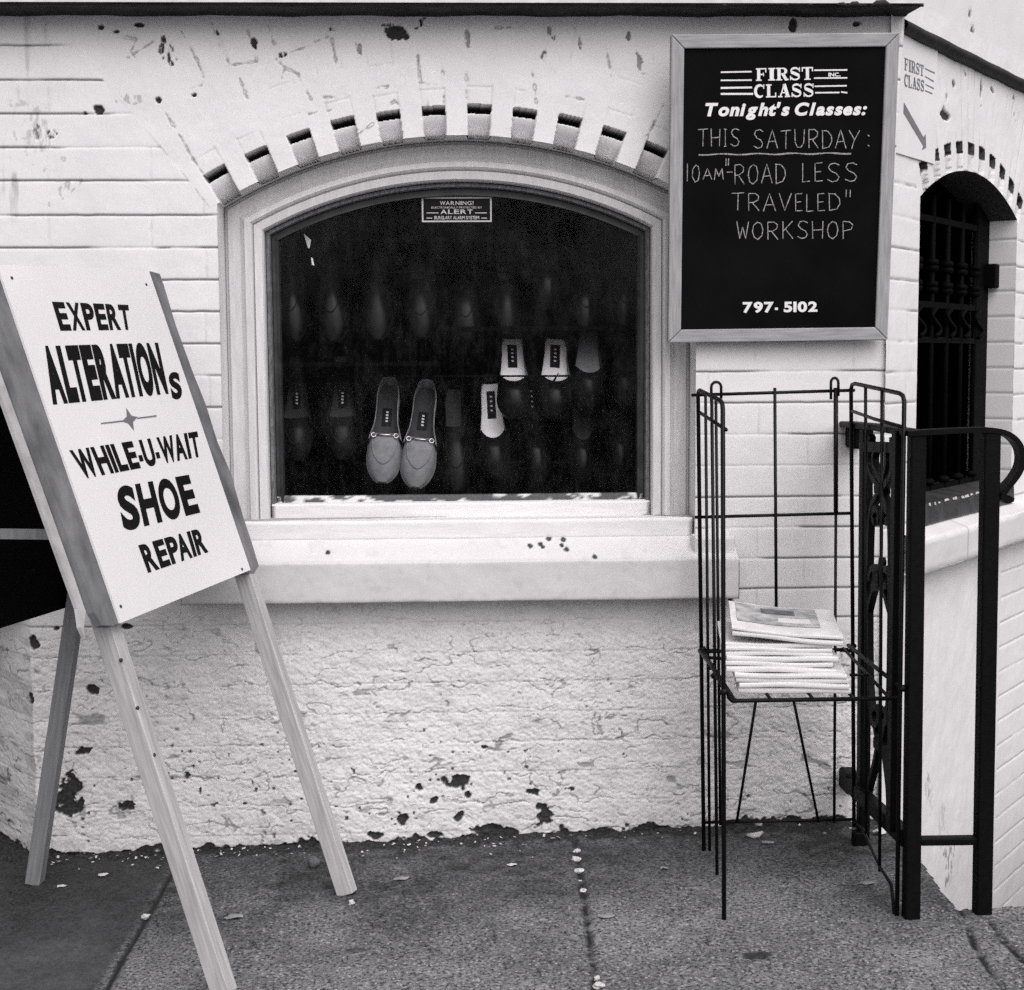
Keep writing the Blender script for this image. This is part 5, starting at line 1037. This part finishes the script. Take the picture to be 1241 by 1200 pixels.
shoe('black shoe with small printed label below the grey lined pump', GC, (706, 585), (704, 460), .20, .058, 'pump', 'leather', 'dim_lining', .66, .036)
shoe('black shoe with small printed label at the lower right corner of the window', GC, (752, 580), (750, 455), .20, .058, 'pump', 'leather', 'room', .66, .036)
shoe('black shoe in the upper row under the warning sticker', GC, (566, 412), (560, 300), .21, .064, 'loafer', 'leather', 'room', .45, .036, False)
shoe('black shoe in the upper row above the bright cream lined pair', GC, (662, 372), (664, 268), .21, .062, 'pump', 'leather', 'dim_lining', .60, .036, False)
shoe('ribbed black shoe in the upper row above the grey lined pump', GC, (708, 400), (710, 300), .21, .062, 'loafer', 'leather', 'room', .45, .040, False)
shoe('black shoe in the upper row, left of the one under the sticker', GC, (511, 410), (507, 300), .19, .066, 'loafer', 'leather_brown', 'dim_lining', .45, .038, False)
shoe('black shoe in the upper row right of the one under the sticker', GC, (614, 402), (612, 300), .20, .062, 'pump', 'leather_brown', 'dim_lining', .50, .036, False)
shoe('black shoe at the right end of the top row', GC, (757, 395), (757, 296), .20, .062, 'loafer', 'leather_brown', 'dim_lining', .45, .038, False)
shoe('black shoe between the pale loafers and the lone cream lined pump', GC, (554, 596), (550, 470), .21, .066, 'loafer', 'leather_brown', 'dim_lining', .45, .036, False)
o = MB(); c0, c1 = aty(666, 470, .163), aty(677, 452, .163); o.tube([c0, c0*.5+c1*.5+[0, -.002, 0], c1], [.0015, .0025, .001], 6)
tag(o.build('shoe_strap', 'leather', None, True), 'thin black strap lying across a bright cream insole', 'strap')

# ================================================================== SMALL THINGS ON THE PAVEMENT
def blob(name, p, rx, ry, rz, mat, seed, label, cat, group=None, lift=.0):
    bm = bmesh.new(); bmesh.ops.create_icosphere(bm, subdivisions=2, radius=1); rs = random.Random(seed)
    for v_ in bm.verts: k = 1+rs.uniform(-.16, .16)*(2 if name == 'pebble' else 1); v_.co = Vector((v_.co.x*rx*k, v_.co.y*ry*k, v_.co.z*rz*k))
    me = bpy.data.meshes.new(name); bm.to_mesh(me); bm.free(); o = bpy.data.objects.new(name, me); COL.objects.link(o); me.materials.append(M[mat])
    o.location = (p[0], p[1], p[2]+rz*.75+lift); o.rotation_euler = (0, 0, rs.uniform(0, 3)); me.polygons.foreach_set('use_smooth', [name != 'pebble']*len(me.polygons)); return tag(o, label, cat, group)
blob('round_stone', gnd(380, 1050), .0125, .0125, .0115, 'stone_ball', 1, 'small round grey stone lying by the right front leg of the sandwich board', 'stone')
for i, (px, py, r) in enumerate(((700, 1031, .009), (698, 1041, .011), (702, 1054, .0085), (703, 1066, .005), (707, 1078, .007), (724, 1184, .007), (727, 1194, .010))):
    blob('pebble', gnd(px, py), r, r*.8, r*.6, 'pebble', 20+i, 'white pebble lying in the pavement joint', 'pebble', 'white pebbles in the pavement joint', -.006)
for i, (px, py, r, lb) in enumerate(((426, 1096, .008, 'white pebble in front of the right front leg of the sandwich board'), (177, 1113, .008, 'white chip in the seam of the dark pavement slab beside the sandwich board'))):
    blob('pebble', gnd(px, py), r, r*.7, r*.6, 'pebble', 40+i, lb, 'pebble')
def scrap(p, l, w, rot, mat, label, seed, curl=.003, group=None):
    rs = random.Random(seed); n = 10; v = [(0, 0, .002+curl)]
    for i in range(n): a = 2*math.pi*i/n; k = rs.uniform(.78, 1.1); v.append((math.cos(a)*l*k, math.sin(a)*w*k, .0015+rs.uniform(0, curl)))
    f = [(0, i+1, (i+1) % n+1) for i in range(n)]; k = len(v); v2 = [(x, y, z_-.0008) for x, y, z_ in v]
    f2 = [(c_+k, b_+k, a_+k) for a_, b_, c_ in f]+[(i+1, i+1+k, (i+1) % n+1+k, (i+1) % n+1) for i in range(n)]
    mw = Matrix.Translation((p[0], p[1], p[2]+.0015)) @ Matrix.Rotation(rot, 4, 'Z'); o = mk('paper_scrap', v+v2, f+f2, mat, None, False, mw); return tag(o, label, 'litter', group)
scrap(gnd(284, 1113), .018, .011, .3, 'scrap_grey', 'pale leaf shaped scrap on the pavement between the front legs of the sandwich board', 1)
scrap(gnd(486, 1067), .016, .009, .3, 'scrap_grey', 'grey paper scrap on the pavement right of the sandwich board foot', 2)
scrap(gnd(621, 1050), .011, .006, 0, 'scrap', 'pale paper scrap on the pavement left of the pebble joint', 3)
scrap(gnd(805, 1054), .010, .006, 0, 'scrap_grey', 'grey scrap on the pavement between pebble joint and wire rack', 4)
scrap(gnd(735, 1112), .016, .010, 0, 'scrap_grey', 'flat grey scrap just right of the pebble joint', 5, .001)
scrap(gnd(930, 1023), .014, .008, 0, 'scrap_grey', 'grey scrap on the pavement under the wire rack, below the curled white one', 6)
scrap(gnd(1050, 1072), .018, .011, .2, 'scrap_grey', 'grey leaf like scrap on the pavement before the railing', 7)
scrap(gnd(1067, 1012), .020, .013, .4, 'scrap', 'white crumpled paper caught under the railing by the wall', 8, .012)
scrap(gnd(125, 1062), .012, .006, .2, 'scrap', 'small pale flake on the dark slab left of the sandwich board front leg', 9)
scrap(gnd(75, 1076), .010, .004, .2, 'scrap', 'small pale flake beside the rear leg of the sandwich board', 10)
wc = MB(); p = gnd(915, 1016); wc.tube([p+[-.016, .004, .006], p+[-.005, -.004, .007], p+[.006, -.002, .008], p+[.017, .008, .010]], [.003, .006, .006, .003], 8)
tag(wc.build('cigarette_end', 'scrap', None, True), 'curled white paper end lying by the wall under the wire rack', 'litter')
# paint flakes fallen along the foot of the wall: too many to count
fk = MB()
for i in range(120):
    x = random.choice([random.uniform(-.88, .88), random.uniform(-.3, .2), random.uniform(-.85, -.3)]); y = -.006-abs(random.gauss(0, .05)); s_ = random.uniform(.0012, .0042)*(1.4 if random.random() < .08 else 1)
    z_ = gz(x)+.005; a = random.uniform(0, 6); d1 = np.array((math.cos(a), math.sin(a), random.uniform(-.4, .4)))*s_; d2 = np.array((-math.sin(a), math.cos(a), random.uniform(-.4, .4)))*s_*.6; p = np.array((x, y, z_)); h_ = np.array((0, 0, .0007))
    fk.hexa([p-d1-d2, p+d1-d2, p+d1+d2*.6, p-d1*.6+d2, p-d1-d2+h_, p+d1-d2+h_, p+d1+d2*.6+h_, p-d1*.6+d2+h_])
o = fk.build('paint_flakes', 'scrap'); o['kind'] = 'stuff'; o['label'] = 'white paint flakes scattered along the foot of the wall'; o['category'] = 'paint flakes'
